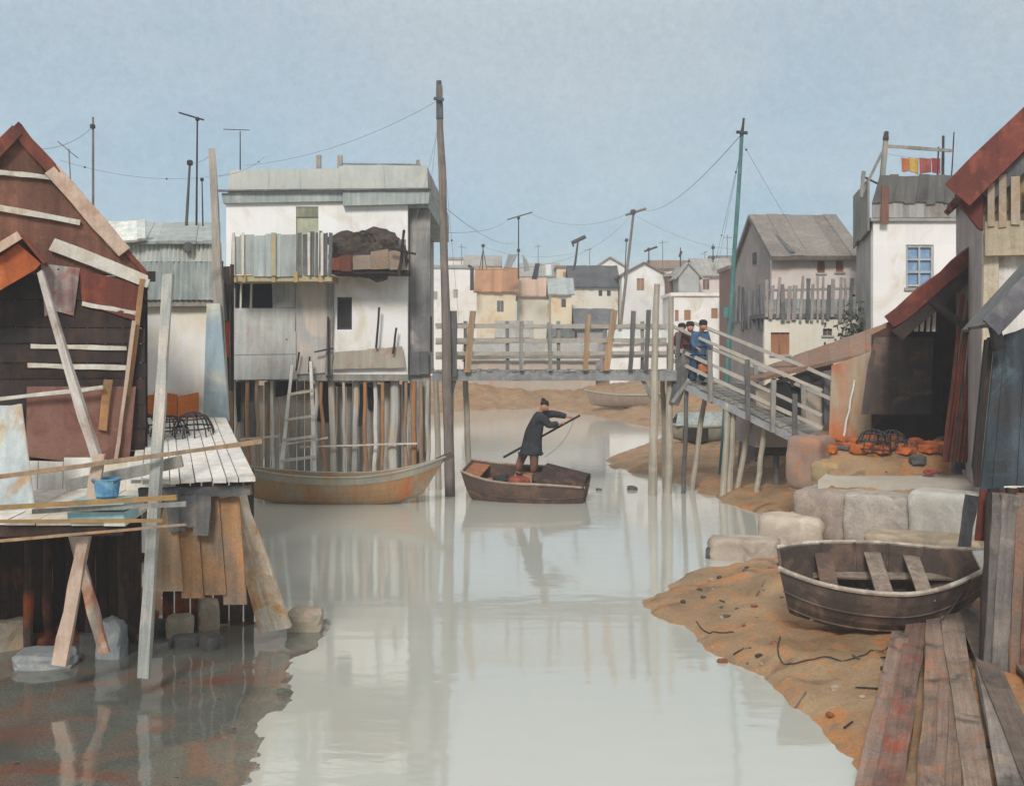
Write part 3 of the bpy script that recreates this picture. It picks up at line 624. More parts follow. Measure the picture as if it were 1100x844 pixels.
# ================================================================== the big white house on stilts
D = 30.0; hx0, hx1 = X(243,D), X(438,D); HZ = Z(402,D)
bh = thing('stilt_house','big two-storey white house on stilts with grey parapet and two balconies','house',(X(340,30),30,0))
q = lambda px: X(px,D) - hx0
holes = [(q(247),q(293),Z(331,D),Z(303,D)), (q(362),q(378),Z(354,D),Z(319,D)), (q(318),q(342),Z(293,D),Z(222,D))]
mb = MB(); mb.wall((hx0,D),(hx1,D),HZ,8.3,.2,holes); mb.build('front_wall', plaster, bh)
mb = MB(); mb.wall((hx1,D+.2),(hx1,40),HZ,8.3,.2); mb.wall((hx1-.2,40),(hx0+.2,40),HZ,8.3,.2); mb.wall((hx0,40),(hx0,D+.2),HZ,8.3,.2); mb.build('side_wall', plaster_grey, bh)  # side shade painted in: greyer plaster than the bright front
mb = MB(); mb.bx(hx0-.02,hx1+.02,D-.02,40.02,HZ-.18,HZ-.003); mb.build('floor_slab', grey_wood, bh)
mb = MB(); mb.bx(hx0+.1,hx1-.1,D+.1,39.9,8.303,8.4); mb.build('roof_slab', slate, bh)
# window, door, dark recess
wd = MB().bx(X(362,D)+.003,X(378,D)-.003,D+.1,D+.13,Z(354,D)+.003,Z(319,D)-.003).build('window', dark_pane, bh)
mb = MB(); zc=(Z(354,D)+Z(319,D))/2; xc=X(370,D); mb.bx(X(362,D)+.004,X(378,D)-.004,D+.06,D+.098,Z(319,D)-.06,Z(319,D)-.004); mb.bx(X(362,D)+.004,X(378,D)-.004,D+.06,D+.098,Z(354,D)+.004,Z(354,D)+.05); mb.build('sash', slate_dark, wd)
dr = MB().bx(X(318,D)+.003,X(342,D)-.003,D+.07,D+.12,Z(293,D)+.003,Z(222,D)-.003).build('door', green_door, bh)
MB().bx(X(318,D)+.004,X(342,D)-.004,D+.03,D+.068,Z(233,D),Z(222,D)-.004).build('transom', wash('transom','#8f907a','#7d7e6c',sc=2,isl=0), dr)
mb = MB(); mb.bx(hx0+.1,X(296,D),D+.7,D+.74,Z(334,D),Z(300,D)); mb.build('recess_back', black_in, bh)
for px, ww in ((258.5,.05),(269.5,.06)):
    mb = MB(); mb.beam(P(px,331,D-.03),P(px+.7,303,D-.03),ww,.04,3,.004); mb.build('recess_post', pale_wood, bh)
# parapet and cornice, in two lengths, round the right corner
par_m = wash('parapet_wash','#b9bab2','#a3a6a0','#c2bdb0',sc=.8,streak=.1,grain=.08,isl=.08)
zt, zm, zb = Z(180,D), Z(207,D), Z(219,D)
mb = MB(); mb.boards(P(245,207,D-.1),P(368,207,D-.1),P(366,181,D-.02),P(247,183,D-.02), 3,.05,.004,.015); mb.build('parapet', par_m, bh)
mb = MB(); mb.boards(P(366.5,205,D-.16),P(460,205,D-.16),P(459,178,D-.08),P(364,179,D-.08), 2,.05,.004,.015); mb.build('parapet', par_m, bh)
mb = MB(); mb.boards((X(459,D)-.03,D-.05,zm),(X(459,D)-.03,40,zm),(X(459,D)-.05,40,zt-.1),(X(459,D)-.05,D-.05,zt+.05), 5,.05,.01,.02); mb.build('parapet', plaster_grey, bh)
mb = MB(); mb.prism([(hx0-.06,D-.12,zb),(X(369,D),D-.12,zb+.06),(X(369,D),D-.12,zm+.02),(hx0-.1,D-.12,zm-.03)],(0,.3,0)); mb.build('cornice', sheet_blue, bh)
mb = MB(); mb.prism([(X(369.4,D),D-.2,zb-.08),(X(461,D),D-.2,zb-.02),(X(463,D),D-.2,zm+.06),(X(369.4,D),D-.2,zm+.06)],(0,.4,0)); mb.build('cornice', sheet_blue, bh)
mb = MB(); mb.beam((hx0-.3,D-.2,zm+.02),(X(464,D),D-.24,zm+.07), .05,.1,8,.006); mb.build('gutter', slate, bh)
mb = MB(); mb.bx(hx1+.003,X(460,D),D+.02,39.8,zb-.1,zb+.3); mb.build('eave', sheet_blue, bh)
for px in (338, 361):
    mb = MB(); mb.bx(X(px,D),X(px+5,D),D+.2,D+.34,8.4,Z(166,D)+.02); mb.build('chimney', roof_grey, bh)
mb = MB(); mb.beam(P(364,176,D+.25),P(452,177,D+.25),.04,.04,6,.006); mb.beam(P(449,181,D+.25),P(449,172,D+.25),.09,.06,2,.004); mb.build('roof_rail', grey_wood, bh)
# left balcony
zf = Z(298,D)
mb = MB(); mb.bx(X(247,29),X(357,29),28.9,D-.003,Z(300,29)-.06,Z(296,29)); mb.build('balcony_floor', yellow_trim, bh)
mb = MB(); mb.boards(P(248,296,28.88),P(318,296,28.88),P(318,251,28.88),P(249,254,28.88), 5,.03,.01,.03); mb.build('balcony_screen', sheet_blue, bh)
mb = MB(); mb.boards(P(319,296,28.88),P(357,296,28.88),P(358,250,28.88),P(319,250,28.88), 7,.03,.03,.06); mb.build('balcony_slats', slate, bh)
for px in (251, 261, 294, 332, 346):
    mb = MB(); mb.beam(P(px,296,28.8),P(px,250,28.8),.07 if px!=294 else .12,.05,4,.006); mb.build('balcony_post', yellow_trim if px in (294,) else pale_wood, bh)
for px in (252,262,294,318,345):
    mb = MB(); mb.beam(P(px,303,28.85),P(px,292,28.85),.10,.05,2,.012); mb.build('bracket', wash('bracket','#b59058','#a8987a','#b87f40',sc=3,isl=.3), bh)
# right balcony
mb = MB(); mb.bx(X(356,29),X(438,29),28.95,D-.003,Z(294,29),Z(290,29)); mb.build('balcony_floor', dark_wood, bh)
mb = MB(); mb.boards(P(357,291,28.9),P(378,291,28.9),P(378,274,28.9),P(356,276,28.9), 2,.03,.005,.03); mb.build('balcony_front', red_wood, bh)
mb = MB(); mb.boards(P(379,291,28.9),P(436,290,28.9),P(434,268,28.9),P(379,274,28.9), 3,.03,.008,.05); mb.build('balcony_front', wash('scrap','#9a8a78','#7d7064','#a3785c',sc=2,streak=.1,grain=.2,isl=.2), bh)
mb = MB(); mb.boards(P(372,274,29.5),P(436,270,29.5),P(436,256,29.5),P(358,256,29.5), 4,.03,.01,.03); mb.build('balcony_back', slate, bh)
# lower facade: patched sheets, middle strip, right pier, skirt beam
for i, (z0, z1) in enumerate(((331,357),(356,381),(380,408))):
    mb = MB(); mb.slab(P(247,z1,D-.06-.02*(i%2)),P(317+i,z1-1,D-.06-.02*(i%2)),P(318,z0,D-.06-.02*(i%2)),P(246,z0,D-.06-.02*(i%2)),.025); mb.build('metal_sheet', sheet_grey, bh)
mb = MB(); mb.slab(P(319,402,D-.04),P(353,400,D-.04),P(357,299,D-.04),P(318,302,D-.04),.03); mb.build('wall_panel', panel_beige, bh)
mb = MB(); mb.slab(P(293,331,D-.05),P(317,330,D-.05),P(317,304,D-.05),P(297,304,D-.05),.03); mb.build('wall_panel', sheet_grey, bh)
mb = MB(); mb.beam(P(353,403,D-.1),P(356,300,D-.1),.18,.08,5,.01); mb.build('facade_post', grey_wood, bh)
mb = MB(); mb.boards(P(357,397,D-.1),P(436,394,D-.1),P(432,372,D-.1),P(360,378,D-.1), 4,.05,.0,.02); mb.build('skirt_boards', wash('skirt','#aba294','#958c80','#9a6a50',sc=1.1,streak=.2,grain=.12,isl=.2), bh)
mb = MB(); mb.bx(X(439,D),X(461,D),D+.3,D+.55,1.1,zb-.12); mb.build('corner_pier', wash('pier_grey','#8d8b88','#6c6b6c','#a39a90',sc=.8,streak=.25,grain=.12,isl=0), bh)
mb = MB(); mb.boards(P(440,402,D+.2),P(461,402,D+.2),P(461,378,D+.2),P(440,378,D+.2),2,.05,.01,.02); mb.build('pier_band', slate, bh)
for px, a_, b_ in ((353,410,340),(404,374,330),(422,380,352),(318,398,378),(332,400,383),(463,378,340)):
    mb = MB(); mb.pole(P(px,a_,D-.25),P(px+U(-1,5),b_,D-.25),.035,.03,6,3,.01); mb.build('facade_stick', dark_wood, bh)
mb = MB(); mb.beam(P(338,378,D-.28),P(358,374,D-.28),.04,.04,2,.005); mb.build('facade_stick', dark_wood, bh)
# below the floor: dark cross-framed openings, backing boards, piles
random.seed(21)
mb = MB(); mb.boards((hx0,D+.75,-.1),(hx1+.5,D+.75,-.1),(hx1+.5,D+.75,HZ-.2),(hx0,D+.75,HZ-.2), 26,.05,.02,.2,.03); mb.build('backing_boards', wash('backing','#b8ac9c','#9c9890','#b08c6a',sc=.6,streak=.35,grain=.12,isl=.4,tint=.8,stain=('#6a625c',.12,.8)), bh)
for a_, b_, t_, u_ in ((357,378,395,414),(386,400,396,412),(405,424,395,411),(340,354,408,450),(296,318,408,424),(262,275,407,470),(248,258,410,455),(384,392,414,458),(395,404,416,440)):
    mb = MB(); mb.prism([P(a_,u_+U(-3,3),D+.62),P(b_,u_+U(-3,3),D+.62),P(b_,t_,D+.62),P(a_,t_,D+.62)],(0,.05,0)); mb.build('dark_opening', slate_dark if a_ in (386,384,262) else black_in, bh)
for (a_,b_) in (((356,409),(380,411)),((386,411),(426,407)),((366,412),(366,394)),((412,412),(412,393)),((300,398),(322,394)),((312,424),(330,418))):
    mb = MB(); mb.beam(P(*a_,D+.55),P(*b_,D+.55),.05,.04,2,.006); mb.build('cross_bar', white_wood, bh)
PL = [(250,250,.19,0),(276,279,.10,1),(292,293,.09,0),(266,268,.11,2),(340,338,.11,0),(345,350,.10,2),(356,360,.20,3),(369,371,.09,3),(383,378,.17,3),(392,394,.11,2),(403,403,.12,0),(411,410,.10,2),(424,421,.26,3),(436,436,.10,1),(445,446,.14,2),(452,452,.10,1),(460,459,.12,3)]
pm = [white_wood, tan_wood, orange_wood, wash('pile_pale','#c2beb4','#a9a79f','#bfa688',sc=.7,streak=.2,grain=.12,isl=.1)]
for i, (p0, p1, ww, k) in enumerate(PL):
    y = D + (.08 if i % 2 else .3)
    mb = MB(); b = P(p1,500,y); b.z = -.5; t_ = P(p0,400,y); t_.z = HZ-.19 
    mb.pole(b, t_, ww*.56, ww*.5, 8, 6, .035); mb.build('pile', pm[k], bh)
for a_, b_ in (((300,478),(352,470)),((322,480),(448,476)),((258,472),(300,468))):
    mb = MB(); mb.beam(P(*a_,D+.02),P(*b_,D+.02),.05,.04,4,.008); mb.build('tie_beam', pale_wood, bh)
# net heap, baskets of scrap on the right balcony
mb = MB(); mb.rock((X(391,29.4),29.4,Z(273,29.4)),(1.75,.6,1.25),.45,0,.1,4); tag(mb.build('net_heap', net_dark),'dark heap of fishing nets piled on the right balcony of the big white house','net heap')
mb = MB()
for i in range(3):
    mb.tube([P(384+i*6+7*math.cos(t), 259-9*math.sin(t)*(1 if i != 1 else 1.2), 29.15) for t in [k_*math.pi/8 for k_ in range(9)]], .03, 5)
tag(mb.build('rope_coil', net_dark),'dark coil of rope looped on top of the net heap','rope')
mb = MB(); mb.rock((X(428,29.3),29.3,Z(276,29.3)),(.45,.4,.6),.4,0,.3,3); tag(mb.build('bundle', net_dark),'small dark bundle at the right end of the right balcony','bundle')
tag(MB().pole(P(429,296,28.7),P(434,247,28.7),.05,.035).build('forked_stick', dark_wood),'dark upright stick tied to the right end of the right balcony','stick')
tag(MB().pole(P(418,266,28.6),P(447,273,28.6),.035,.03).build('cross_stick', dark_wood),'thin dark stick lying across the upright one at the right balcony','stick')
# laundry in recess
tag(wavy(P(293,327,29.8),P(306,322,29.8),P(306,303,29.8),P(292,302,29.8),.03,6,.012,'hung_cloth',cloth_grey),'pale grey cloth hung beside the dark recess under the left balcony','cloth')
# ladder
ld = thing('ladder','rough pale ladder with crooked rungs leaning among the stilts of the big house','ladder',P(318,508,29.3))
for a_, b_ in (((299,510),(314,392)),((339,512),(334,388))):
    mb = MB(); mb.beam(P(*a_,29.3)+V((0,0,-.6)),P(*b_,29.7),.11,.07,6,.012,taper=.8); mb.build('rail', white_wood, ld)
for py, s_ in ((421,.35),(448,.2),(470,.1),(492,.0)):
    mb = MB(); mb.beam(P(301+s_*26,py+3,29.35),P(340-s_*8,py-2,29.35),.07,.05,3,.01); mb.build('rung', pale_wood, ld)

# ================================================================== boats
def hull(L, B, H, w0, w1, r0, r1, k0, k1, th=.04, n=26, m=7, pw=2.2, pw1=None, kr=(.25,.25), fl=.75):
    """lofted hull: returns outer/inner shell mesh and the two gunwale lines, local frame, bow at +x"""
    outer, inner = [], []
    for i in range(n):
        s_ = -1 + 2*i/(n-1); a_ = abs(s_); w_ = w0 if s_ < 0 else w1; r_ = r0 if s_ < 0 else r1; kk = k0 if s_ < 0 else k1; q_ = kr[0] if s_ < 0 else kr[1]
        b_ = B/2*(w_ + (1-w_)*(1-a_**(pw1 if (pw1 and s_ > 0) else pw))); top = H + r_*a_**2.2; kz = q_*H*a_**3.0
        ro, ri = [], []
        for j in range(-m, m+1):
            an = abs(j)/m*math.pi/2; sg = 1 if j >= 0 else -1; u_ = math.sin(an)**fl; zz = 1-math.cos(an)
            xx = s_*(L/2 - kk*(1-zz)); ro.append(V((xx, sg*b_*u_, kz+(top-kz)*zz)))
            bi = max(b_-th, .004); xi = s_*(L/2 - th - kk*(1-zz)); ri.append(V((xi, sg*bi*u_, kz+th+(top-kz-th)*zz)))
        outer.append(ro); inner.append(ri)
    mb = MB(); W = 2*m+1; vs = [v for r in outer for v in r] + [v for r in inner for v in r]; o = n*W; fs = []
    for i in range(n-1):
        for j in range(W-1):
            a_ = i*W+j; fs.append((a_,a_+1,a_+W+1,a_+W)); fs.append((o+a_,o+a_+W,o+a_+W+1,o+a_+1))
        for j in (0, W-1): a_ = i*W+j; fs.append((a_,a_+W,o+a_+W,o+a_) if j == 0 else (a_,o+a_,o+a_+W,a_+W))
    for i in (0, n-1):
        a_ = i*W; fs.append(tuple(a_+j for j in range(W))); fs.append(tuple(o+a_+j for j in range(W)))
        fs.append((a_, o+a_, o+a_+W-1, a_+W-1))
    mb.add(vs, fs)
    return mb, [r[0] for r in outer], [r[-1] for r in outer], outer
def at_len(lines, t): 
    i = t*(len(lines)-1); k = min(int(i), len(lines)-2); return lines[k].lerp(lines[k+1], i-k)
# rusty canoe
cL = 5.5; cxm = (X(262,27.9)+X(472,27.9))/2
cn = thing('canoe','long rusty orange canoe with raised pointed bow moored before the stilts of the big house','canoe',(cxm,27.9,-.10),None,(0,0,math.radians(-3)))
mb, g0, g1, _ = hull(cL, 1.05, .80, .03, .03, .25, .52, .35, .62, th=.035, kr=(.3,.45), pw=2.6, fl=.62); mb.build('hull', hull_rust, cn, local=True, smooth=False)
for j0 in (0, 13):
    mb = MB(); vs = [p*1.0+V((0,(.012 if j0 else -.012),0)) for r in _ for p in r[j0:j0+2]]; n_ = len(_); mb.add(vs,[(i*2,i*2+1,i*2+3,i*2+2) for i in range(n_-1)]); mb.build('sheer_strake', hull_grey, cn, local=True)
for g in (g0, g1):
    mb = MB(); mb.tube([p+V((0,0,.01)) for p in g], .035, 6); mb.build('gunwale', hull_grey, cn, local=True)
for t_ in (.25,.5,.72):
    a_, b_ = at_len(g0,t_), at_len(g1,t_); mb = MB(); mb.beam(a_+V((0,.03,-.1)),b_+V((0,-.03,-.1)),.2,.035,2,.004,up=(0,0,1)); mb.build('thwart', hull_grey, cn, local=True)
tip = at_len(g0,1.0); mb = MB(); mb.beam(V((cL/2-.25,0,1.2)),V((cL/2+.14,0,1.38)),.16,.1,3,.008); mb.build('bow_cap', hull_brown, cn, local=True)
# sampan with the boatman
SY = 28.6; sc_ = V((X(567,SY),SY,-.24)); srot = math.radians(-14); SROT = __import__('mathutils').Euler((math.radians(11),0,srot))
sm = thing('sampan','small brown sampan carrying the standing boatman and a dark cargo','boat',sc_,None,tuple(SROT))
mb, g0, g1, ou = hull(3.3, 1.6, .92, .66, .6, .22, -.16, .2, .12, th=.05, kr=(.3,.2), fl=.5); mb.build('hull', hull_brown, sm, local=True)
for g in (g0, g1):
    mb = MB(); mb.tube([p+V((0,0,.012)) for p in g], .035, 6); mb.build('gunwale', wash('gunwale','#a39686','#8a7a6a',sc=3,isl=0), sm, local=True)
for j_ in (2,4,10,12):
    MB().tube([r[j_]*1.004 for r in ou], .016, 5).build('strake', hull_dark, sm, local=True)
mb = MB(); mb.boards(V((-1.35,-.42,.42)),V((-1.35,.42,.42)),V((1.3,.5,.4)),V((1.3,-.5,.4)),5,-.03,.01,.0); mb.build('floor_boards', boat_inside, sm, local=True)
mb = MB(); mb.boards(V((-.42,-.66,.76)),V((-.42,.66,.76)),V((.36,.68,.76)),V((.36,-.68,.76)),5,-.04,.01,.0); mb.build('standing_platform', boat_inside, sm, local=True)
mb = MB(); mb.boards(V((-1.6,-.54,1.05)),V((-1.6,.54,1.05)),V((-1.15,.6,.96)),V((-1.15,-.6,.96)),3,-.03,.01,.0); mb.build('stern_deck', wash('stern_deck','#a8704c','#8f5f45',sc=2,isl=.1), sm, local=True)
n_ = 11; arc = [V((.50, .79*math.cos(t), .88+.30*math.sin(t))) for t in [k_*math.pi/10 for k_ in range(11)]]; ar2 = [V((1.64, .53*math.cos(t), .78+.16*math.sin(t))) for t in [k_*math.pi/10 for k_ in range(11)]]
mb = MB(); mb.add(arc+ar2+[p+V((0,0,-.03)) for p in arc]+[p+V((0,0,-.03)) for p in ar2],
    [(i,i+1,n_+i+1,n_+i) for i in range(10)]+[(2*n_+i+1,2*n_+i,3*n_+i,3*n_+i+1) for i in range(10)]+[(i+1,i,2*n_+i,2*n_+i+1) for i in range(10)]+[(n_+i,n_+i+1,3*n_+i+1,3*n_+i) for i in range(10)]+[(0,n_,3*n_,2*n_),(10,2*n_+10,3*n_+10,n_+10)])
mb.build('bow_cover', wash('bow_cover','#453632','#352c2a','#5f4538',sc=2.5,isl=0), sm, local=True)
sp_ = lambda x,y,z: sc_ + SROT.to_matrix() @ V((x,y,z))
for (x,y,sx,sz,mt,lb) in ((-.62,-.28,.55,.40,cloth_dark,'dark sack in the sampan at the boatman\'s trailing foot'),(.45,-.15,.5,.44,net_dark,'dark net bundle in the sampan just before the bow cover'),(-.1,-.46,.55,.26,wash('cargo_red','#94503a','#7a4030','#a8603c',sc=3,isl=0),'rusty red bundle in the sampan between the dark sack and the net bundle'),(-.98,-.15,.35,.24,wash('cargo_orange','#b5744c','#a0623f',sc=3,isl=0),'orange cloth bundle near the stern of the sampan')):
    tag(MB().rock(sp_(x,y,(.78 if abs(x)<.4 else .62)+sz*.4),(sx,.45,sz),.2,U(0,2),.2,3).build('cargo_bundle',mt,smooth=True),lb,'bundle')
# people ------------------------------------------------------------------
def skin(name, verts, edges, radii, mat, parent, root=0, sub=2):
    me = bpy.data.meshes.new(name+'_cage'); me.from_pydata([tuple(v) for v in verts], edges, [])
    o = bpy.data.objects.new('cage', me); COL.objects.link(o)
    o.modifiers.new('s','SKIN'); 
    for i, r in enumerate(radii):
        d_ = me.skin_vertices[0].data[i]; d_.radius = (r, r) if not isinstance(r, tuple) else r; d_.use_root = (i == root)
    sb = o.modifiers.new('u','SUBSURF'); sb.levels = sub; sb.render_levels = sub
    dg = bpy.context.evaluated_depsgraph_get(); dg.update(); ev = o.evaluated_get(dg); nm = bpy.data.meshes.new_from_object(ev)
    bpy.data.objects.remove(o); bpy.data.meshes.remove(me)
    if name == 'coat':
        for vv in nm.vertices: vv.co += vv.normal*.022*noise.noise(V((vv.co.x*7,vv.co.y*7,vv.co.z*3.2)))
    nm.name = name; nm.materials.clear(); nm.materials.append(mat); inv = ORG[parent.name].inverted(); nm.transform(inv)
    nm.polygons.foreach_set('use_smooth',[True]*len(nm.polygons))
    r_ = bpy.data.objects.new(name, nm); COL.objects.link(r_); r_.parent = parent; ORG[r_.name] = ORG[parent.name]; return r_
def person(label, J, coat, trousers, hair, loc, bun=False, extra=None, coat_len=.28, group=None, cw=1.0):
    """J: joints in world space. One continuous body, then clothes and hair as shells"""
    t = thing('person', label, 'person', loc, group)
    v, e, r = [], [], []
    def n(p, rad, pr=None):
        v.append(V(p)); r.append(rad)
        if pr is not None: e.append((pr, len(v)-1))
        return len(v)-1
    pel = n(J['pel'], .12); wai = n(J['pel'].lerp(J['che'],.45), .11, pel); che = n(J['che'], .125, wai); nb = n(J['che'].lerp(J['nek'],.75), .07, che); nek = n(J['nek'], .05, nb)
    hd = J['hed']; up = (hd-J['nek']).normalized(); f = J['face'].normalized(); f = (f-up*f.dot(up)).normalized()
    jaw = n(hd-up*.06+f*.02, .095, nek); sk = n(hd+up*.02, .125, jaw); n(hd+up*.085-f*.01, .095, sk); ns = n(hd-up*.02+f*.125, .022, jaw)
    for s_ in 'LR':
        sh_ = n(J['sh'+s_], .06, che); el = n(J['el'+s_], .042, sh_); ha = n(J['ha'+s_], .028, el); d = (J['ha'+s_]-J['el'+s_]).normalized()
        pm_ = n(J['ha'+s_]+d*.05, .034, ha); sd = d.cross(V((0,0,1))).normalized(); dn = sd.cross(d).normalized()
        for k_ in range(4):
            b0 = n(J['ha'+s_]+d*.10+dn*(.03-.02*k_), .010, pm_); b1 = n(J['ha'+s_]+d*(.13-.004*abs(k_-1))+dn*(.03-.02*k_)+sd*.025, .009, b0)
        b0 = n(J['ha'+s_]+d*.05+dn*.045+sd*.02, .011, pm_)
        hp = n(J['hp'+s_], .085, pel); kn = n(J['kn'+s_], .058, hp); an = n(J['an'+s_], .038, kn); ft = V(J['to'+s_])-V(J['an'+s_]); n(J['an'+s_]+ft*.6, .042, an)
    skin('body', v, e, r, skin_m, t)
    # coat
    v, e, r = [], [], []
    pel = n(J['pel']+V((0,0,-.02)), (.30,.27)); hem = n(J['pel']+V((0,0,-coat_len)), (.34,.30), pel); wai = n(J['pel'].lerp(J['che'],.45), (.29,.26), pel); che = n(J['che'], (.31,.27), wai); nb = n(J['che'].lerp(J['nek'],.7), .13, che)
    for s_ in 'LR':
        sh_ = n(J['sh'+s_], .145, che); el = n(J['el'+s_], .105, sh_); n(J['el'+s_].lerp(J['ha'+s_],.86), .085, el)
    skin('coat', v, e, [tuple(q*cw for q in k_) if isinstance(k_, tuple) else k_*cw for k_ in r], coat, t)
    for s_ in 'LR':
        v, e, r = [], [], []
        hp = n(J['hp'+s_], .16); kn = n(J['kn'+s_], .125, hp); n(J['kn'+s_].lerp(J['an'+s_],.95), .10, kn); skin('trouser_leg', v, e, r, trousers, t)
    for s_ in 'LR':
        a_ = J['an'+s_]; ft = V(J['to'+s_])-V(a_); v, e, r = [], [], []; h0 = n(a_-ft*.15+V((0,0,-.01)), .05); h1 = n(a_+ft*.55+V((0,0,-.015)), .05, h0); n(a_+ft*1.0+V((0,0,-.02)), .04, h1); skin('shoe', v, e, r, hair_m, t, sub=1)
    hb = MB(); hb.rock(hd+up*.065-f*.035, (.225,.225,.20), .06, 0, .1, 3)
    if bun: hb.rock(hd+up*.12-f*.13, (.12,.12,.12), .06, 0, .1, 2)
    hb.build('hair', hair, t, smooth=True)
    side = up.cross(f)
    for s_ in (-1,1):
        MB().rock(hd+up*.012+f*.098+side*.034*s_,(.026,.026,.026),0,0,0,1).build('eye', hair_m, t)
    if extra: extra(t)
    return t
# boatman, leaning onto his pole
fz = .30; bx_, by_ = X(566,SY), SY
B0 = lambda px, py, dy=0.0: P(px, py, SY+dy)
J = dict(pel=B0(570,476), che=B0(578,450), nek=B0(581,441), hed=B0(584.5,436.5), face=V((1,-.45,-.15)),
    shL=B0(582,447,-.19), shR=B0(579,447,.19), elL=B0(590,457,-.28), haL=B0(602,455,-.16), elR=B0(594,444,.22), haR=B0(611,448,.02),
    hpL=B0(573,480,-.1), hpR=B0(566,480,.1), knL=B0(574,491,-.13), anL=B0(573,503.5,-.05), knR=B0(561,490,.13), anR=B0(555,502.5,.14), toL=B0(579,505,-.2), toR=B0(561,504,.02))
for k_ in ('anL','anR','toL','toR'):
    lx = SROT.to_matrix().inverted() @ (J[k_]-sc_); lx.z = .80+(.09 if k_[0]=='a' else .05); J[k_] = sc_ + SROT.to_matrix() @ lx
person('boatman in a dark coat leaning on a long pole, standing in the sampan', J, cloth_dark, trousers_brown, hair_m, (bx_,by_,J['anL'].z-.04), bun=True, coat_len=.26)
tag(MB().pole(P(541,491,SY+.45),P(623,446,SY-.25),.032,.028,8,6,.004).build('punt_pole', dark_wood),'long dark pole held slantwise by the boatman','pole')
mb = MB(); a_, b_ = P(617,450,SY-.2), P(585,491,SY-.2); mb.tube([a_.lerp(b_,t)+V((.10*math.sin(math.pi*t),0,-.25*math.sin(math.pi*t)*.3)) for t in [i/8 for i in range(9)]], .008, 5); tag(mb.build('pole_line', wire_m),'thin slack line hanging from the end of the boatman\'s pole','line')

# ================================================================== footbridge and ramp
br = thing('footbridge','long grey timber footbridge on tall piles across the channel','footbridge',(X(590,30),30,0))
bx0, bx1 = X(466,30), X(724,30); bz = Z(397,30)
random.seed(33)
mb = MB(); mb.boards((bx0,29.45,bz-.05),(bx1,29.45,bz-.05),(bx1,30.65,bz-.05),(bx0,30.65,bz-.05), 42,.05,.012,.03,.008,.2); mb.build('deck_planks', grey_wood, br)
for y in (29.52, 30.55):
    mb = MB(); mb.beam((bx0,y,bz-.17),(bx1,y,bz-.17), .24,.12,12,.012); mb.build('girder', grey_wood_dark if y > 30 else wash('girder_grey','#8b8b8d','#777779','#98948c',sc=1.2,streak=.1,grain=.12,isl=0), br)
for y, offs in ((29.42, ((351,350),(365,366),(380,379))), (30.68, ((349,352),(368,365),(384,382)))):
    for a_, b_ in offs:
        mb = MB(); mb.beam(P(468,a_,y),P(716,b_,y), .105,.05,14,.012); mb.build('rail', wash('rail_wood','#a9a397','#97928a','#b3a08a',sc=1.4,streak=.1,grain=.12,isl=.2), br)
for px, t_, b_, w_, mt, lean in ((487,334,404,.2,grey_wood_dark,0),(508,334,400,.17,tan_wood,-6),(632,338,398,.14,tan_wood,-3),(660,333,398,.17,tan_wood,-9),(681,334,398,.12,grey_wood_dark,-4),(697,333,398,.12,grey_wood_dark,-3),(560,345,398,.11,grey_wood,0),(590,346,398,.11,grey_wood,1)):
    y = 29.36
    mb = MB(); mb.beam(P(px+lean,b_,y),P(px,t_,y),w_,.08,4,.01); mb.build('rail_post', mt, br)
for px in (500,545,600,650,690):
    mb = MB(); mb.beam(P(px,397,30.74),P(px,345,30.74),.1,.07,4,.01); mb.build('rail_post', grey_wood, br)
pb = wash('bridge_pile','#b0a796','#9a9284','#bfb2a0',sc=.8,streak=.2,grain=.12,isl=.1)
for p0, p1, y, r_, top in ((483,483,29.75,.13,None),(505,500,30.5,.10,None),(471,468,30.6,.10,None),(700,706,29.3,.14,Z(305,29.3)),(717,721,29.75,.12,Z(318,29.75)),(716,712,30.8,.1,None)):
    mb = MB(); t_ = V((X(p1,y),y,top if top else bz-.06)); mb.pole((X(p0,y),y,-.6),t_,r_,r_*.72 if not top else r_*.6,9,8,.02); mb.build('pile', pb, br)
for a_, b_ in (((688,404),(703,432)),((740,407),(722,432)),((490,404),(483,428))):
    mb = MB(); mb.beam(P(*a_,29.6),P(*b_,29.6),.1,.08,3,.01); mb.build('brace', grey_wood, br)
rp = thing('bridge_ramp','sloping timber ramp with handrails from the footbridge down to the brown hut','ramp',(X(800,28.5),28.5,1.8))
r0, r1 = P(722,401,29.9), P(862,468,27.2)
dirn = (r1-r0).normalized(); sdv = V((-dirn.y,dirn.x,0)).normalized()*1.1; dn_ = V((0,0,-.05))
mb = MB(); mb.boards(r0+dn_,r1+dn_,r1+sdv+dn_,r0+sdv+dn_, 26,.05,.012,.03,.006,.2); mb.build('deck_planks', grey_wood, rp)
for o in (.05, 1.0):
    mb = MB(); k_ = sdv.normalized()*o + V((0,0,-.18)); mb.beam(r0+k_,r1+k_,.24,.1,8,.012); mb.build('girder', MATS['girder_grey'], rp)
for (a_, b_, o) in ((350,414,-.04),(372,440,-.04),(386,454,-.04),(346,406,1.12),(366,430,1.12)):
    k_ = sdv.normalized()*o; f0 = P(722,a_,29.9)+k_; f1 = P(884,b_+6,27.0)+k_
    mb = MB(); mb.beam(f0,f1,.095,.05,9,.012); mb.build('rail', MATS['rail_wood'], rp)
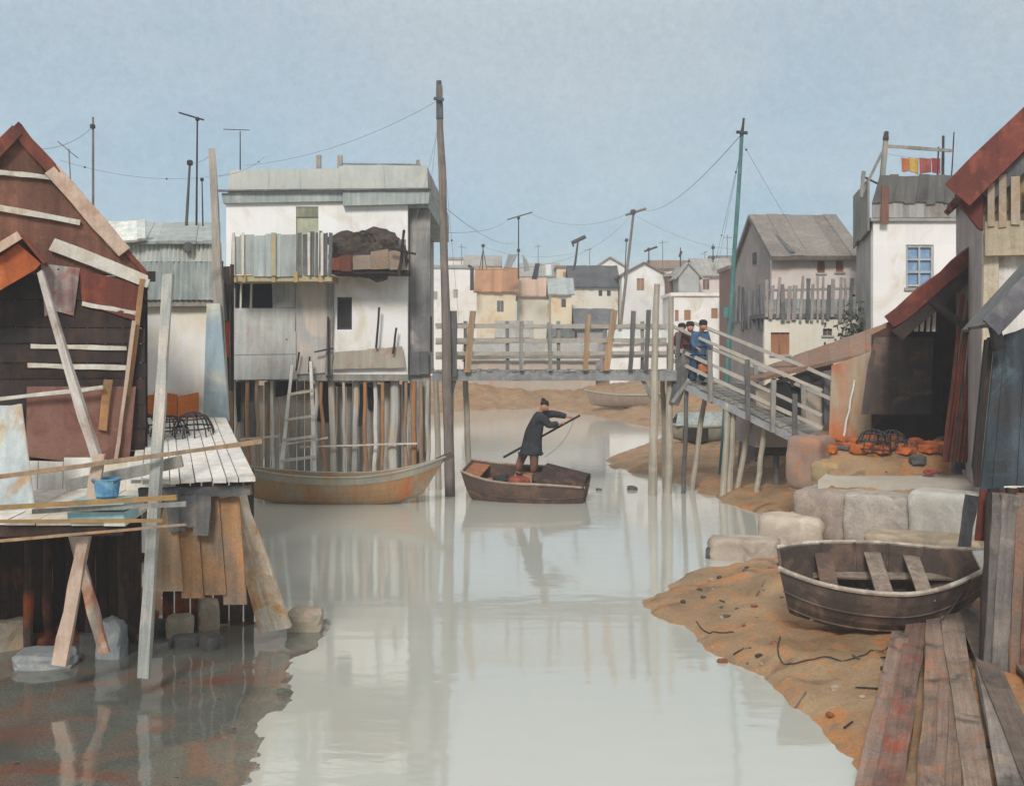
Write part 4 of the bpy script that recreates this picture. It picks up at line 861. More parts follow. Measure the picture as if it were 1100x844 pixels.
for t_, hgt, o, mt in ((.06,1.25,-.1,grey_wood_dark),(.33,1.15,-.1,grey_wood),(.62,1.35,-.1,grey_wood_dark),(.8,1.1,-.1,grey_wood),(.96,1.0,-.1,grey_wood_dark),(.1,1.1,1.18,grey_wood),(.5,1.1,1.18,grey_wood),(.85,1.1,1.18,grey_wood)):
    p_ = r0.lerp(r1,t_) + sdv.normalized()*o; mb = MB(); mb.beam(p_+V((0,0,-.25)),p_+V((U(-.04,.04),0,hgt)),.12,.08,4,.012); mb.build('rail_post', mt, rp)
for px0, px1, t_, o, r_ in ((733,739,.10,.15,.07),(776,783,.44,.05,.09),(783,788,.47,.2,.1),(789,790,.5,1.0,.08),(812,812,.68,.4,.08),(742,740,.12,1.0,.08)):
    p_ = r0.lerp(r1,t_) + sdv.normalized()*o; q_ = V((X(px0,p_.y),p_.y,0)); q_.z = gz(q_.x,q_.y)-.3; mb = MB(); mb.pole(q_,p_+V((0,0,-.1)),r_,r_*.85,8,6,.02); mb.build('pile', pb if r_ > .075 else grey_wood_dark, rp)
mb = MB(); pA = r0.lerp(r1,.08)+sdv.normalized()*-.12; mb.beam(pA+V((-.15,0,-.75)),pA+V((.25,0,.75)),.32,.05,4,.03); mb.build('toe_board', grey_wood_dark, rp)
# three people on the head of the ramp
def stander(label, px, d, head_py, coat, trousers, hair, yaw, stoop=.0, arm=0.0, group=None, extra=None, h=1.68):
    t_ = max(0, min(1, (X(px,d)-r0.x)/(r1.x-r0.x))); fl = r0.lerp(r1,t_).z + .02
    top = Z(head_py,d); s_ = (top-fl)/h; o = V((X(px,d),d,fl)); R_ = Matrix.Rotation(yaw,3,'Z')
    W = lambda x,y,z: o + R_ @ V((x*s_, y*s_, z*s_))      # local: +x is forward
    J = dict(pel=W(0,0,.92), che=W(.04+stoop*.6,0,1.26), nek=W(.05+stoop,0,1.42), hed=W(.09+stoop*1.35,0,1.555), face=R_ @ V((1,0,-.35)))
    for k_, sg in (('L',1),('R',-1)):
        J['sh'+k_]=W(.03+stoop*.8,.18*sg,1.35); J['el'+k_]=W(.02+stoop*.6+arm*.12,.24*sg,1.07); J['ha'+k_]=W(.12+stoop*.6+arm*.26,.2*sg,.88+arm*.14)
        J['hp'+k_]=W(0,.09*sg,.88); J['kn'+k_]=W(.05*sg+.02,.1*sg,.48); J['an'+k_]=W(.08*sg-.02,.1*sg,.08); J['to'+k_]=W(.08*sg+.15,.11*sg,.05)
    return person(label, J, coat, trousers, hair, o, coat_len=.12, group=group, extra=extra, cw=.72)
stander('person in a blue jacket and blue trousers stooping over the ramp rail, hair dark', 749.5, 29.55, 345, cloth_blue, cloth_navy, hair_m, math.radians(-70), .14, .6)
stander('person in a maroon jacket standing just left of the one in blue', 741.5, 29.95, 347, cloth_maroon, cloth_navy, hair_m, math.radians(-100), .06, .3)
stander('person in a red top half hidden behind the ramp post', 733.5, 30.3, 349, cloth_red, cloth_grey, hair_m, math.radians(-120), .0, .2)
tag(MB().rock(P(755.5,396,29.35),(.27,.24,.28),.2,0,.3,3).build('bag', cloth_orange, smooth=True),'orange bag held low beside the legs of the person in blue','bag')
# tall poles
mast = thing('utility_pole','tallest dark wooden utility pole rising from the water beside the bridge head','utility pole',(X(482,29.2),29.2,0))
mb = MB(); mb.pole((X(484,29.2),29.2,-.6),P(472,92,29.2),.14,.09,10,10,.02); mb.build('pole', mast_wood, mast)
mb = MB(); mb.pole(P(472.4,128,29.2),P(471.5,87,29.2),.105,.07,10,3,.01); mb.build('dark_tip', pole_dark, mast)
mb = MB(); mb.beam(P(466,106,29.05),P(477,107,29.05),.07,.07,2,.004); mb.build('cross_arm', pole_dark, mast)
teal = thing('teal_pole','tall teal painted pole with a dark cross arm behind the ramp','utility pole',(X(775,32),32,gz(X(775,32),32)))
mb = MB(); mb.pole((X(774,32),32,gz(X(774,32),32)-.3),P(797,142,32),.09,.06,10,9,.02); mb.build('pole', teal_paint, teal)
mb = MB(); mb.pole(P(797,143,32),P(799,127,32),.05,.03,8,2,.005); mb.beam(P(791,142,31.9),P(803,143,31.9),.08,.08,2,.006); mb.build('cross_arm', iron, teal)
mb = MB(); mb.bx(X(777,31.8),X(782,31.8),31.75,31.9,Z(341,31.8),Z(330,31.8)); mb.build('switch_box', teal_paint, teal)
# ================================================================== far village
random.seed(77)
def vhouse(label, px0, px1, d, eave, ridge=None, roof='x', wallm=plaster, roofm=roof_grey, wins=(), depth=6.0, base=1.0, side=None, winm=shutter_tan, nb=9, over=.25):
    """far house: px0..px1 wide at eave height, roof 'x' ridge across the view, 'y' gable to the view, 'flat'"""
    x0, x1 = X(px0,d), X(px1,d); ze = Z(eave,d); t = thing('village_house', label, 'house', ((x0+x1)/2,d,base), 'far village houses')
    hs = [((X(w[0],d)-x0), (X(w[0]+w[2],d)-x0), Z(w[1]+w[3],d), Z(w[1],d)) for w in wins]
    mb = MB(); mb.wall((x0,d),(x1,d),base,ze,.2,hs); mb.build('front_wall', wallm, t)
    mb = MB(); mb.wall((x1,d+.2),(x1,d+depth),base,ze,.2); mb.wall((x1-.2,d+depth),(x0+.2,d+depth),base,ze,.2); mb.wall((x0,d+depth),(x0,d+.2),base,ze,.2); mb.build('side_wall', side or wallm, t)
    for h in hs:
        wv = MB().bx(x0+h[0]+.003,x0+h[1]-.003,d+.06,d+.1,h[2]+.003,h[3]-.003).build('window', winm, t)
        if (h[1]-h[0]) > .5: MB().bx(x0+(h[0]+h[1])/2-.03,x0+(h[0]+h[1])/2+.03,d+.035,d+.058,h[2]+.004,h[3]-.004).build('mullion', plaster_grey, wv)
    if roof == 'flat':
        mb = MB(); mb.bx(x0-.15,x1+.15,d-.15,d+depth+.1,ze+.003,ze+.25); mb.build('roof', roofm, t)
    elif roof == 'x':
        zr = Z(ridge, d+depth/2); o = over; sl = (zr-ze)/(depth/2); mb = MB()
        mb.boards((x0-o,d-o,ze-sl*o+.02),(x1+o,d-o,ze-sl*o+.02),(x1+o,d+depth/2,zr+.02),(x0-o,d+depth/2,zr+.02),nb,.12,.0,.05)
        mb.boards((x0-o,d+depth+o,ze-sl*o+.02),(x1+o,d+depth+o,ze-sl*o+.02),(x1+o,d+depth/2,zr+.02),(x0-o,d+depth/2,zr+.02),nb,-.12,.0,.05); mb.build('roof', roofm, t)
        mb = MB()
        for xx in (x0+.001, x1-.201): mb.prism([(xx,d+.01,ze),(xx,d+depth-.01,ze),(xx,d+depth/2,zr-.03)],(.2,0,0))
        mb.build('gable', side or wallm, t)
    elif roof == 'y':
        xm = X(ridge[0],d); zr = Z(ridge[1],d); o = over; mb = MB()
        sl0, sl1 = (zr-ze)/(xm-x0), (zr-ze)/(x1-xm)
        mb.boards((x0-o,d-o,ze-sl0*o+.02),(x0-o,d+depth,ze-sl0*o+.02),(xm,d+depth,zr+.02),(xm,d-o,zr+.02),5,-.12,.0,.03)
        mb.boards((x1+o,d-o,ze-sl1*o+.02),(x1+o,d+depth,ze-sl1*o+.02),(xm,d+depth,zr+.02),(xm,d-o,zr+.02),5,.12,.0,.03); mb.build('roof', roofm, t)
        mb = MB(); mb.prism([(x0,d+.001,ze),(x1,d+.001,ze),(xm,d+.001,zr-.03)],(0,.2,0)); mb.build('gable', wallm, t)
    return t
vhouse('white flat-topped far house with two small window frames, left of the orange-roofed one',456,521,92,288,None,'flat',plaster,plaster_grey,((465,313,5,9),(487,311,5,9)),winm=plaster_grey)
vhouse('far house with a rusty orange striped roof and a cream and orange wall',512,554,88,313,289,'x',plaster_ochre,roof_orange,((534,323,7,12),),depth=7,winm=slate,nb=11)
vhouse('plain cream far house with a pale pinkish roof, right of the orange-roofed one',556,594,90,318,300,'x',plaster_cream,wash('roof_pink','#c4a892','#b89a84','#a99684',sc=.6,isl=.2),(),depth=7)
vhouse('tiny orange-fronted far house with a grey slatted roof and one dark window',592,614,84,316,300,'x',plaster_ochre,sheet_blue,((603,321,5,9),),depth=5,winm=slate_dark,nb=6)
vhouse('far house with a long dark grey roof and two tiny square windows',614,664,90,308,287,'x',plaster_cream,slate_dark,((643,312,4,6),(652,312,4,6)),depth=7,winm=dark_pane)
vhouse('white gabled far house with one tan window and a grey-brown roof',668,716,88,296,(692,283),'y',plaster,roof_brown,((684,299,8,13),),depth=9,winm=shutter_tan)
vhouse('narrow brown-fronted far house squeezed beside the white gabled one',716,732,87,297,None,'flat',shutter_brown,roof_grey,(),depth=5)
vhouse('grey gabled far house between the brown-fronted one and the pinkish one',729,751,84,296,(739,283),'y',plaster_grey,roof_grey,(),depth=6)
vhouse('pinkish far house with a long grey roof and two brown windows',751,789,86,296,279,'x',plaster_pink,roof_grey,((755,300,7,11),(773,300,4,8)),depth=7,winm=shutter_brown)
vhouse('long low white far house with small tan windows behind people on the ramp',722,800,79,318,None,'flat',plaster,plaster,((725,333,4,12),(735,333,7,11),(764,331,7,11)),depth=5,winm=shutter_tan)
vhouse('small brown box-like house right of the teal pole',785,799,72,289,None,'flat',shutter_brown,roof_brown,(),depth=4)
for a_ in (('low grey-roofed shed left among the sheds behind the bridge rails',535,570,82.4,362,346,roof_grey,plaster_grey),('smallest shed behind the bridge rails, with a slate roof, middle of the three',592,612,82.6,362,350,slate,plaster_cream),
           ('tallest grey-roofed shed behind the bridge rails, right of the smallest',620,658,83,352,333,slate,plaster_mauve),('long low weathered shed on the far bank, seen through the bridge rails',500,640,78,386,368,roof_grey,plaster_warm),
           ('low white boathouse on the far bank at the right end of the bridge rails',655,716,78.5,368,356,sheet_pale,plaster)):
    t = vhouse(a_[0],a_[1],a_[2],a_[3],a_[4],a_[5],'x',a_[7],a_[6],(),depth=3.5,base=-.4,nb=8); t['category'] = 'shed'; t['group'] = 'far waterside sheds'
# second, higher row of houses further back
for a_ in (('back-row white house behind the flat-topped one left of the orange roof',474,503,112,279,None,'flat',plaster,plaster_grey,((486,285,5,7),)),
           ('back-row cream house whose grey roof shows above the pale pinkish roof',560,600,108,297,284,'x',plaster_cream,roof_grey,()),
           ('back-row ochre house peeping out left of the dark grey roof',598,618,106,288,None,'flat',plaster_ochre,roof_brown,((605,292,5,6),)),
           ('back-row white house behind the dark grey roof, right part',640,672,110,287,(655,277),'y',plaster,roof_grey,()),
           ('back-row pale house behind the brown-fronted one',702,742,108,289,281,'x',plaster_cream,roof_brown,()),
           ('back-row grey house seen between pinkish house and teal pole',770,802,105,284,276,'x',plaster_grey,slate,()),
           ('back-row cream house just right of the tallest pole',500,536,106,286,276,'x',plaster_ochre,roof_grey,())):
    vhouse(a_[0],a_[1],a_[2],a_[3],a_[4],a_[5],a_[6],a_[7],a_[8],a_[9],depth=6,base=1.2)
# laundry and awnings over the far roofs
tag(wavy(P(541,288,86),P(549,288,86),P(556,273,86),P(546,273,86),.05,5,.03,'awning_cloth',cloth_grey),'grey cloth hung over the right end of the orange far roof','cloth')
tag(wavy(P(563,292,86),P(569,290,86),P(566,279,86),P(561,273,86),.05,5,.03,'awning_cloth',cloth_grey),'slanting grey cloth right of the dark-knobbed aerial over the far roofs','cloth')
tag(wavy(P(571,300,86),P(577,300,86),P(580,283,86),P(575,283,86),.05,5,.03,'awning_cloth',cloth_dark),'dark cloth hanging over the cream far house','cloth')
tag(wavy(P(586,296,86),P(593,296,86),P(592,284,86),P(586,284,86),.05,5,.03,'awning_cloth',cloth_white),'palest cloth hanging over the far roofs','cloth')
# masts and aerials
def aerial(label, pts, d, r, bars=(), mat=wire_m, knob=None, name='aerial', cat='aerial', base=None):
    t = thing(name, label, cat, P(*pts[0],d))
    mb = MB(); mb.tube([P(*p,d) for p in pts], [r]*(len(pts)-1)+[r*.7], 6); mb.build('mast', mat, t)
    for a_, b_, rr in bars:
        mb = MB(); mb.tube([P(*a_,d),P(*b_,d)], rr, 5); mb.build('cross_bar', mat, t)
    if knob:
        for k_ in knob: MB().rock(P(*k_,d),(max(r*3.2,.0032*d),)*3,0,0,.2,2).build('knob', iron, t)
    return t
dkw = pole_dark
aerial('tall thin aerial with a long crossbar above the grey cloths on the far roofs',[(557,300),(557,232)],88,.07,(((545,236),(572,228),.05),),iron,((557,269),(557,234)))
aerial('short forked aerial on the orange far roof',[(518,290),(519,263)],88,.05,(((515,290),(519,268),.03),((523,290),(519,268),.03)),iron,((519,264),))
aerial('TV aerial with a thick dark bar on the dark grey far roof',[(616,290),(618,282),(621,258)],88,.10,(((614,261),(629,254),.17),((615,261),(616,265),.08)),iron)
aerial('leaning tall grey pole with a crossbar among the far houses',[(661,400),(681,225)],80,.13,(((672,231),(694,224),.10),),mast_wood,((680,228),),'far_pole','utility pole')
aerial('thin aerial just left of the crossbar of the leaning far pole',[(671,300),(673,258)],86,.05,(),iron,((673,258),))
aerial('small dark aerial on the white gabled far house',[(697,286),(697,266)],88,.06,(((692,270),(706,265),.09),),iron,((697,268),))
aerial('short thin spike aerial over the brown-fronted far house',[(731,292),(731,266)],86,.06,(((730,276),(732,270),.11),),iron)
aerial('short aerial with two dark knobs over the pinkish far house',[(766,282),(766,262)],86,.05,(),iron,((766,266),(766,277)))
aerial('bent dark stovepipe at the left edge of the orange far roof',[(507,312),(507,288),(503,285)],86,.16,(),iron)
aerial('thin tan post with a dark insulator standing behind the dark red hut roof',[(100,300),(100,126)],24,.035,(),mast_wood,((99.5,136),),'thin_post','utility pole')
aerial('faint short aerial nearest the roof of the dark red hut',[(79,260),(74,160)],26,.022,(((62,152),(84,170),.014),),wire_m)
aerial('tall thin aerial with a slanting crossbar over the white shed',[(211,246),(212,127)],24,.028,(((192,121),(219,129),.02),),iron,((212,128),))
aerial('thin dark-topped pole left of the crossbar aerial over the white shed',[(200,246),(204,174)],24,.04,(),pole_dark,((204,175),))
aerial('shortest of the three thin poles over the white shed, nearest the tall tapering post',[(218,246),(217,193)],24,.02,(),iron,((217,193),))
aerial('thin aerial with a faint crossbar on the left end of the big white house roof',[(258,183),(258,141)],31,.022,(((240,139),(268,140),.012),),iron)
aerial('short pale stub post at the slope of the hut roof, left of the white shed',[(92,270),(88,208)],25,.022,(),wire_m)
for px, y0_, y1_, d_, lb in ((496,284,262,100,'faint mast over the flat-topped white far house'),(578,288,262,104,'faint mast over the cream far house'),(633,288,266,104,'faint mast over the middle of the dark grey far roof'),(712,284,258,104,'faint mast over the narrow brown-fronted far house'),(757,282,270,102,'shortest faint mast, over the left end of the pinkish far house'),(781,280,252,100,'faint mast close left of the teal pole')):
    aerial(lb,[(px,y0_+14),(px+U(-1.5,1.5),y1_)],d_,.045,(((px-U(3,6),y1_+3),(px+U(3,6),y1_+U(0,4)),.03),),wire_m)
# wires
def wire(label, a, b, sag, r, beads=(), n=18):
    r *= .7; sag *= .6; a, b = V(a), V(b); t = thing('overhead_wire', label, 'wire', a)
    f = lambda k: a.lerp(b,k)+V((0,0,-sag*4*k*(1-k)))
    MB().tube([f(i/n) for i in range(n+1)], r, 4).build('cable', wire_m, t)
    for k in beads: MB().rock(f(k),(r*9,r*9,r*9),0,0,.2,2).build('insulator', iron, t)
wire('wire from the tallest pole to the left end of the big white house roof',P(471,108,29.2),P(262,178,31),.55,.009)
wire('wire from the thin tan post to the dark red hut roof',P(99,137,24),P(30,160,16.5),.25,.007)
wire('long wire passing behind the tall tapering post with dark insulators',P(64,172,26),P(258,184,31),.55,.007,(.12,.55,))
wire('short wire rising from the dark-topped pole to the tall tapering post',P(204,175,24),P(228,165,18.4),.1,.006)
wire('wire from the tapering post top to the big house roof corner',P(229,190,18.3),P(285,168,31),.2,.006,(.8,))
wire('wire from the tallest pole to the aerial over the grey cloths',P(474,250,29.2),P(546,236,88),.5,.012)
wire('low wire from the tallest pole across the far roofs',P(474,288,29.2),P(680,228,80),2.2,.012)
wire('wire between the crossbar aerial and the leaning far pole',P(571,230,88),P(674,230,80),1.4,.02)
wire('long wire from the leaning far pole up to the teal pole',P(690,226,80),P(796,145,32),1.2,.014)
wire('wire from the leaning far pole down to the long grey-roofed pinkish house',P(684,232,80),P(790,268,80),.8,.018)
wire('stay wire from the teal pole to the fenced house roof',P(800,158,31.9),P(880,292,33.5),.1,.009,(.02,.98))
wire('left stay wire of the teal pole with two insulators',P(796,160,31.9),P(764,300,60),.1,.010,(.1,.5))
wire('thinner stay wire close beside the teal pole',P(795,165,31.9),P(770,290,50),.1,.008)
wire('stay wire from the tallest pole to the right eave of the big white house',P(470,135,29.2),P(455,262,29.9),.05,.008)
wire('second stay wire from the tallest pole to the right balcony of the big white house',P(470,140,29.2),P(440,262,29),.1,.008)
wire('thin wire hanging from the tallest pole to the bridge rail with one dark insulator',P(475,140,29.3),P(493,345,30),.1,.008,(.56,))
wire('faint wire over the far roofs left of the TV aerial',P(519,265,88),P(617,272,88),.9,.018)
wire('faint wire from the white house parapet over to the crossbar aerial',P(463,210,30),P(556,260,88),1.0,.012)
# boats and rubbish on the far bank
def simple_boat(label, px, py, d, L, B, Hh, rz, mat, name='moored_boat', roll=0.0, w=(.05,.05), rise=(.2,.3)):
    x = X(px,d); z = gz(x,d); t = thing(name,label,'boat',(x,d,z-.08),None,(roll,0,rz))
    mb, g0, g1, _ = hull(L,B,Hh,w[0],w[1],rise[0],rise[1],.3,.4,fl=.6); mb.build('hull', mat, t, local=True)
    for g in (g0,g1): MB().tube([p+V((0,0,.01)) for p in g],.05,6).build('gunwale', hull_grey, t, local=True)
    for k in (.3,.6):
        a_, b_ = at_len(g0,k), at_len(g1,k); MB().beam(a_+V((0,.03,-.1)),b_+V((0,-.03,-.1)),.25,.04,2,.004,up=(0,0,1)).build('thwart', hull_grey, t, local=True)
    return t
simple_boat('long brown boat on the far mud under the right end of the bridge',677,432,66,5.6,1.3,.8,math.radians(176),wash('far_boat','#8f7c6c','#8f7c6c',sc=.8,isl=0))
t = simple_boat('grey covered boat on the mud behind the bridge piles',753,474,40.5,2.7,1.3,.62,math.radians(4),hull_grey,'covered_boat',0,(.5,.4),(.1,.15))
MB().boards(V((-1.1,-.6,.66)),V((1.15,-.6,.66)),V((1.0,0,1.12)),V((-.9,0,1.12)),6,.03,.0,.03).build('cover', sheet_blue, t, local=True)
MB().boards(V((1.15,.6,.66)),V((-1.1,.6,.66)),V((-.9,0,1.12)),V((1.0,0,1.12)),6,.03,.0,.03).build('cover', sheet_blue, t, local=True)
MB().bx(-.85,.1,-.72,-.66,.18,.58).build('dark_hatch', black_in, t, local=True)
for (x_,y_,w_,lb) in ((6.9,36.5,.0,'dark mooring stake at the mud edge under the ramp'),):
    tag(MB().pole((X(815,33.5),33.5,gz(X(815,33.5),33.5)-.2),(X(811,33.5),33.5,Z(430,33.5)),.1,.09).build('stake',grey_wood_dark),lb,'stake')
tag(MB().slab(P(824,490,31),P(842,492,31),P(846,456,31.4),P(827,455,31.4),.04).build('white_board', cloth_white),'clean white board leaning under the foot of the ramp','board')
tag(MB().boards(P(792,498,32),P(824,492,32),P(826,440,32.3),P(797,436,32.3),4,.05,.01,.05).build('board_screen', plaster_mauve),'grey board screen standing under the ramp, left of the clean white board','screen')
for (px,py,d,s_,lb) in ((679,527,30.5,.3,'dark pebble in the shallow water left of the bridge piles'),(643,526,30.4,.16,'tiny dark stone in the water right of the sampan'),(776,713,13.7,.13,'small rusty stone in the water off the foreground mud')):
    tag(MB().rock((X(px,d),d,.0),(s_,s_*.8,s_*.7),.2,0,.3,3).build('stone',stone_dark if 'rusty' not in lb else stone_orange),lb,'stone')
# ================================================================== RIGHT BANK
random.seed(101)
# house with picket balcony
D = 34.0; x0, x1 = X(829,D), X(926,D); ze = Z(274,D); dp = 5.6; base = 1.6
t = thing('pink_house','pinkish two-storey house with a long grey roof above a ragged picket balcony','house',((x0+x1)/2,D,base))
q = lambda px: X(px,D)-x0
def winset(t, x0, D, wins, mat, mull=True):
    for a_ in wins:
        wv = MB().bx(X(a_[0],D)+.003,X(a_[0]+a_[2],D)-.003,D+.07,D+.11,Z(a_[1]+a_[3],D)+.003,Z(a_[1],D)-.003).build('window', mat, t)
        if mull: xm = X(a_[0]+a_[2]/2,D); MB().bx(xm-.025,xm+.025,D+.04,D+.068,Z(a_[1]+a_[3],D)+.004,Z(a_[1],D)-.004).build('mullion', wash('mullion','#8f6d58','#7d5e4c',sc=2,isl=0), wv)
        MB().bx(X(a_[0],D)-.05,X(a_[0]+a_[2],D)+.05,D-.05,D-.003,Z(a_[1]+a_[3],D)-.06,Z(a_[1]+a_[3],D)-.003).build('sill', plaster_grey, wv)
W_ = ((878,280,8,13),(898,280,8,12))
mb = MB(); mb.wall((x0,D),(x1,D),base,ze,.2,[(q(a_[0]),q(a_[0]+a_[2]),Z(a_[1]+a_[3],D),Z(a_[1],D)) for a_ in W_]); mb.build('front_wall', plaster_pink, t); winset(t,x0,D,W_,shutter_tan)
mb = MB(); mb.wall((x0,D+dp),(x0,D+.2),base,ze,.2); mb.wall((x1-.0,D+dp),(x0+.2,D+dp),base,ze,.2); zr = Z(236,D+dp/2); mb.prism([(x0,D+.01,ze),(x0,D+dp-.01,ze),(x0,D+dp/2,zr-.05)],(.2,0,0)); mb.build('gable_wall', plaster_mauve, t)  # the gable's shaded tone is put into its plaster colour
mb = MB(); mb.bx(x0-.03,x0-.004,D+dp/2-.7,D+dp/2-.2,Z(283,D+2.2),Z(271,D+2.2)); mb.build('slit_window', slate_dark, t)
mb = MB(); mb.boards((x0-.12,D-.35,ze-.18),(x1,D-.35,ze-.18),(x1,D+dp/2,zr+.04),(x0-.12,D+dp/2,zr+.04),6,.14,.0,.04)
mb.boards((x0-.12,D+dp+.3,ze-.18),(x1,D+dp+.3,ze-.18),(x1,D+dp/2,zr+.04),(x0-.12,D+dp/2,zr+.04),6,-.14,.0,.04); mb.build('roof', slate if False else wash('roof_weathered','#8c8378','#75706b','#9c8f80',sc=.5,streak=.25,grain=.12,isl=.25), t)
mb = MB(); mb.beam((X(849,D),D-.3,ze+.02),(X(836,D),D+dp/2,zr+.08),.12,.1,3,.01); mb.build('roof_ridge_board', slate, t)
# balcony storey in front
D2 = 32.4; y0, y1 = X(821,D2), X(925,D2); zb, ztp = Z(342,D2), Z(300,D2)
q2 = lambda px: X(px,D2)-y0
W2 = ((828,357,20,24),(884,353,10,7))
mb = MB(); mb.wall((y0,D2),(y1,D2),base,zb,.2,[(q2(a_[0]),q2(a_[0]+a_[2]),Z(a_[1]+a_[3],D2),Z(a_[1],D2)) for a_ in W2]); mb.build('lower_wall', plaster_cream, t); winset(t,y0,D2,W2[:1],shutter_tan); winset(t,y0,D2,W2[1:],slate_dark)
mb = MB(); mb.wall((y0,D2+5.2),(y0,D2+.2),base,zb,.2); mb.build('lower_side_wall', plaster_mauve, t)  # same painted shade as the gable above
mb = MB(); mb.bx(y0-.1,y1,D2-.05,D-.01,zb+.003,zb+.14); mb.build('balcony_floor', grey_wood_dark, t)
mb = MB(); mb.boards((y0+.05,D2+.25,zb+.15),(y1,D2+.25,zb+.15),(y1,D2+.25,Z(321,D2)),(y0+.05,D2+.25,Z(321,D2)),9,.03,.0,.02); mb.build('balcony_panel', sheet_blue, t)
pk = wash('picket','#a59a90','#8d8784','#77726f',sc=1.5,streak=.15,grain=.12,isl=.35)
px = 799
k = 0
while px < 921:
    y = D2-.08; h_ = U(296,309); b_ = U(340,347); ww = U(2.2,4.6)
    mb = MB(); mb.beam(P(px+U(-1.5,1),b_,y),P(px+U(-1,3.5),h_,y),ww/F*y,.04,4,.01)
    if px > 821: mb.build('picket', pk if k%4 else slate, t)
    k += 1; px += ww + U(1.2,3.8)
for py in (312,333):
    mb = MB(); mb.beam(P(822,py,D2-.03),P(920,py-2,D2-.03),.07,.04,8,.008); mb.build('picket_rail', pk, t)
mb = MB()
for i in range(9):
    yy = D2+.2+i*.55; mb.beam((y0-.06+U(-.02,.02),yy,zb-.1+U(-.3,.1)),(y0-.06,yy+U(-.2,.2),Z(300,D2)+U(-.3,.2)),.2,.04,4,.012,up=(1,0,0))
mb.build('side_pickets', wash('picket_dark','#77777a','#5f6064','#8d8a88',sc=1.5,isl=.35), t)
# dark bush at its foot
random.seed(3)
mb = MB(); c = P(922,360,31.6)
for i in range(420):
    a_ = V((random.gauss(0,.30),random.gauss(0,.25),random.gauss(0,.42))); s_ = U(.05,.11); nrm = V((U(-1,1),U(-1,1),U(-1,1))).normalized(); u_ = nrm.orthogonal().normalized()*s_; v_ = nrm.cross(u_).normalized()*s_*.6
    p_ = c+a_; mb.add([p_-u_,p_+v_,p_+u_,p_-v_],[(0,1,2,3)])
bs_ = thing('bush','dark grey-green bush growing at the foot of the white tower house','bush',(c.x,c.y,1.8)); mb.build('foliage', wash('leaf_dark','#50544a','#3d423c','#646556',sc=3,streak=0,isl=.4,bump=0), bs_)
mb = MB(); mb.pole((c.x,c.y,1.7),c+V((0,0,.2)),.05,.03); mb.build('stem', dark_wood, bs_)
# white tower house
D = 30.0; x0, x1 = X(938,D), X(1036,D); zt = Z(238,D); x0b = X(920,D+2.6); base = 1.75
t = thing('tower_house','white tower-like house with a blue four-row window and a grey board roof terrace','house',((x0+x1)/2,D,base)); q = lambda px: X(px,D)-x0
wz0, wz1 = Z(309,D), Z(263,D)
mb = MB(); mb.wall((x0,D),(x1,D),base,zt,.2,[(q(973),q(1003),wz0,wz1)]); mb.build('front_wall', plaster, t)
mb = MB(); mb.wall((x0b,D+2.6),(x0,D+.2),base,zt,.2); mb.wall((x1,D+2.6),(x0b+.2,D+2.6),base,zt,.2); mb.wall((x1,D+.2),(x1,D+2.4),base,zt,.2); mb.build('side_wall', plaster_grey, t)  # tower sides take grey plaster to carry their shade
fr = MB()
for a_, b_ in ((973.2,975.5),(987,989),(1000.5,1002.8)): fr.bx(X(a_,D),X(b_,D),D+.03,D+.09,wz0+.004,wz1-.004)
for py in (264.6,278.5,292,306.5): fr.bx(X(975.6,D),X(986.9,D),D+.032,D+.088,Z(py+1.2,D),Z(py-1.2,D)); fr.bx(X(989.1,D),X(1000.4,D),D+.032,D+.088,Z(py+1.2,D),Z(py-1.2,D))
fo = fr.build('window_frame', wash('frame_grey','#b5b8ba','#a2a6aa',sc=2,isl=0), t)
for ra, rb in ((266,277),(280,290.6),(293.5,305)):
    for ca, cb in ((975.6,986.8),(989.2,1000.4)): MB().bx(X(ca,D)+.002,X(cb,D)-.002,D+.1,D+.12,Z(rb,D),Z(ra,D)).build('pane', glass_blue, fo)
MB().bx(X(971,D),X(1005,D),D-.06,D-.003,wz0-.08,wz0-.004).build('sill', plaster_grey, fo)
zc0, zc1 = zt, Z(189,D)
mb = MB(); mb.prism([(x0-.1,D-.1,zt+.003),(x1+.05,D-.1,zt+.003),(x1+.05,D+2.55,zt+.003),(x0b-.02,D+2.55,zt+.003)],(0,0,.1)); mb.build('terrace_floor', plaster_grey, t)
mb = MB(); mb.boards((x0-.06,D-.08,zt+.1),(x1,D-.08,zt+.1),(x1,D-.08,Z(217,D)),(x0-.06,D-.08,Z(217,D)),13,.04,.0,.0,uneven=.2); mb.build('terrace_boards', wash('terr_lo','#b7b3ae','#8f8d8c','#a08d7a',sc=.6,isl=.45,tint=.8), t)
mb = MB(); mb.boards((x0-.08,D-.12,Z(219,D)),(x1,D-.12,Z(219,D)),(x1,D-.1,zc1),(x0+.15,D-.1,zc1),10,.05,.005,.04); mb.build('terrace_screen', wash('terr_hi','#706d68','#565553','#857f76',sc=.8,isl=.3,tint=.6), t)
mb = MB(); mb.boards((x0b-.06,D+2.6,zt-.5),(x0-.1,D,zt-.2),(x0-.1,D,zc1-.1),(x0b-.06,D+2.6,zc1-.2),4,.05,.0,.06); mb.build('terrace_screen', wash('terr_side','#8d8a84','#77746f','#a39a88',sc=.6,isl=.2), t)
mb = MB(); mb.beam(P(950,240,D-.2),P(951,200,D-.2),.2,.05,3,.01); mb.build('brown_post', shutter_brown, t)
fp = thing('clothes_frame','weathered grey pole frame standing over the terrace of the white tower house','frame',P(948,190,30.3))
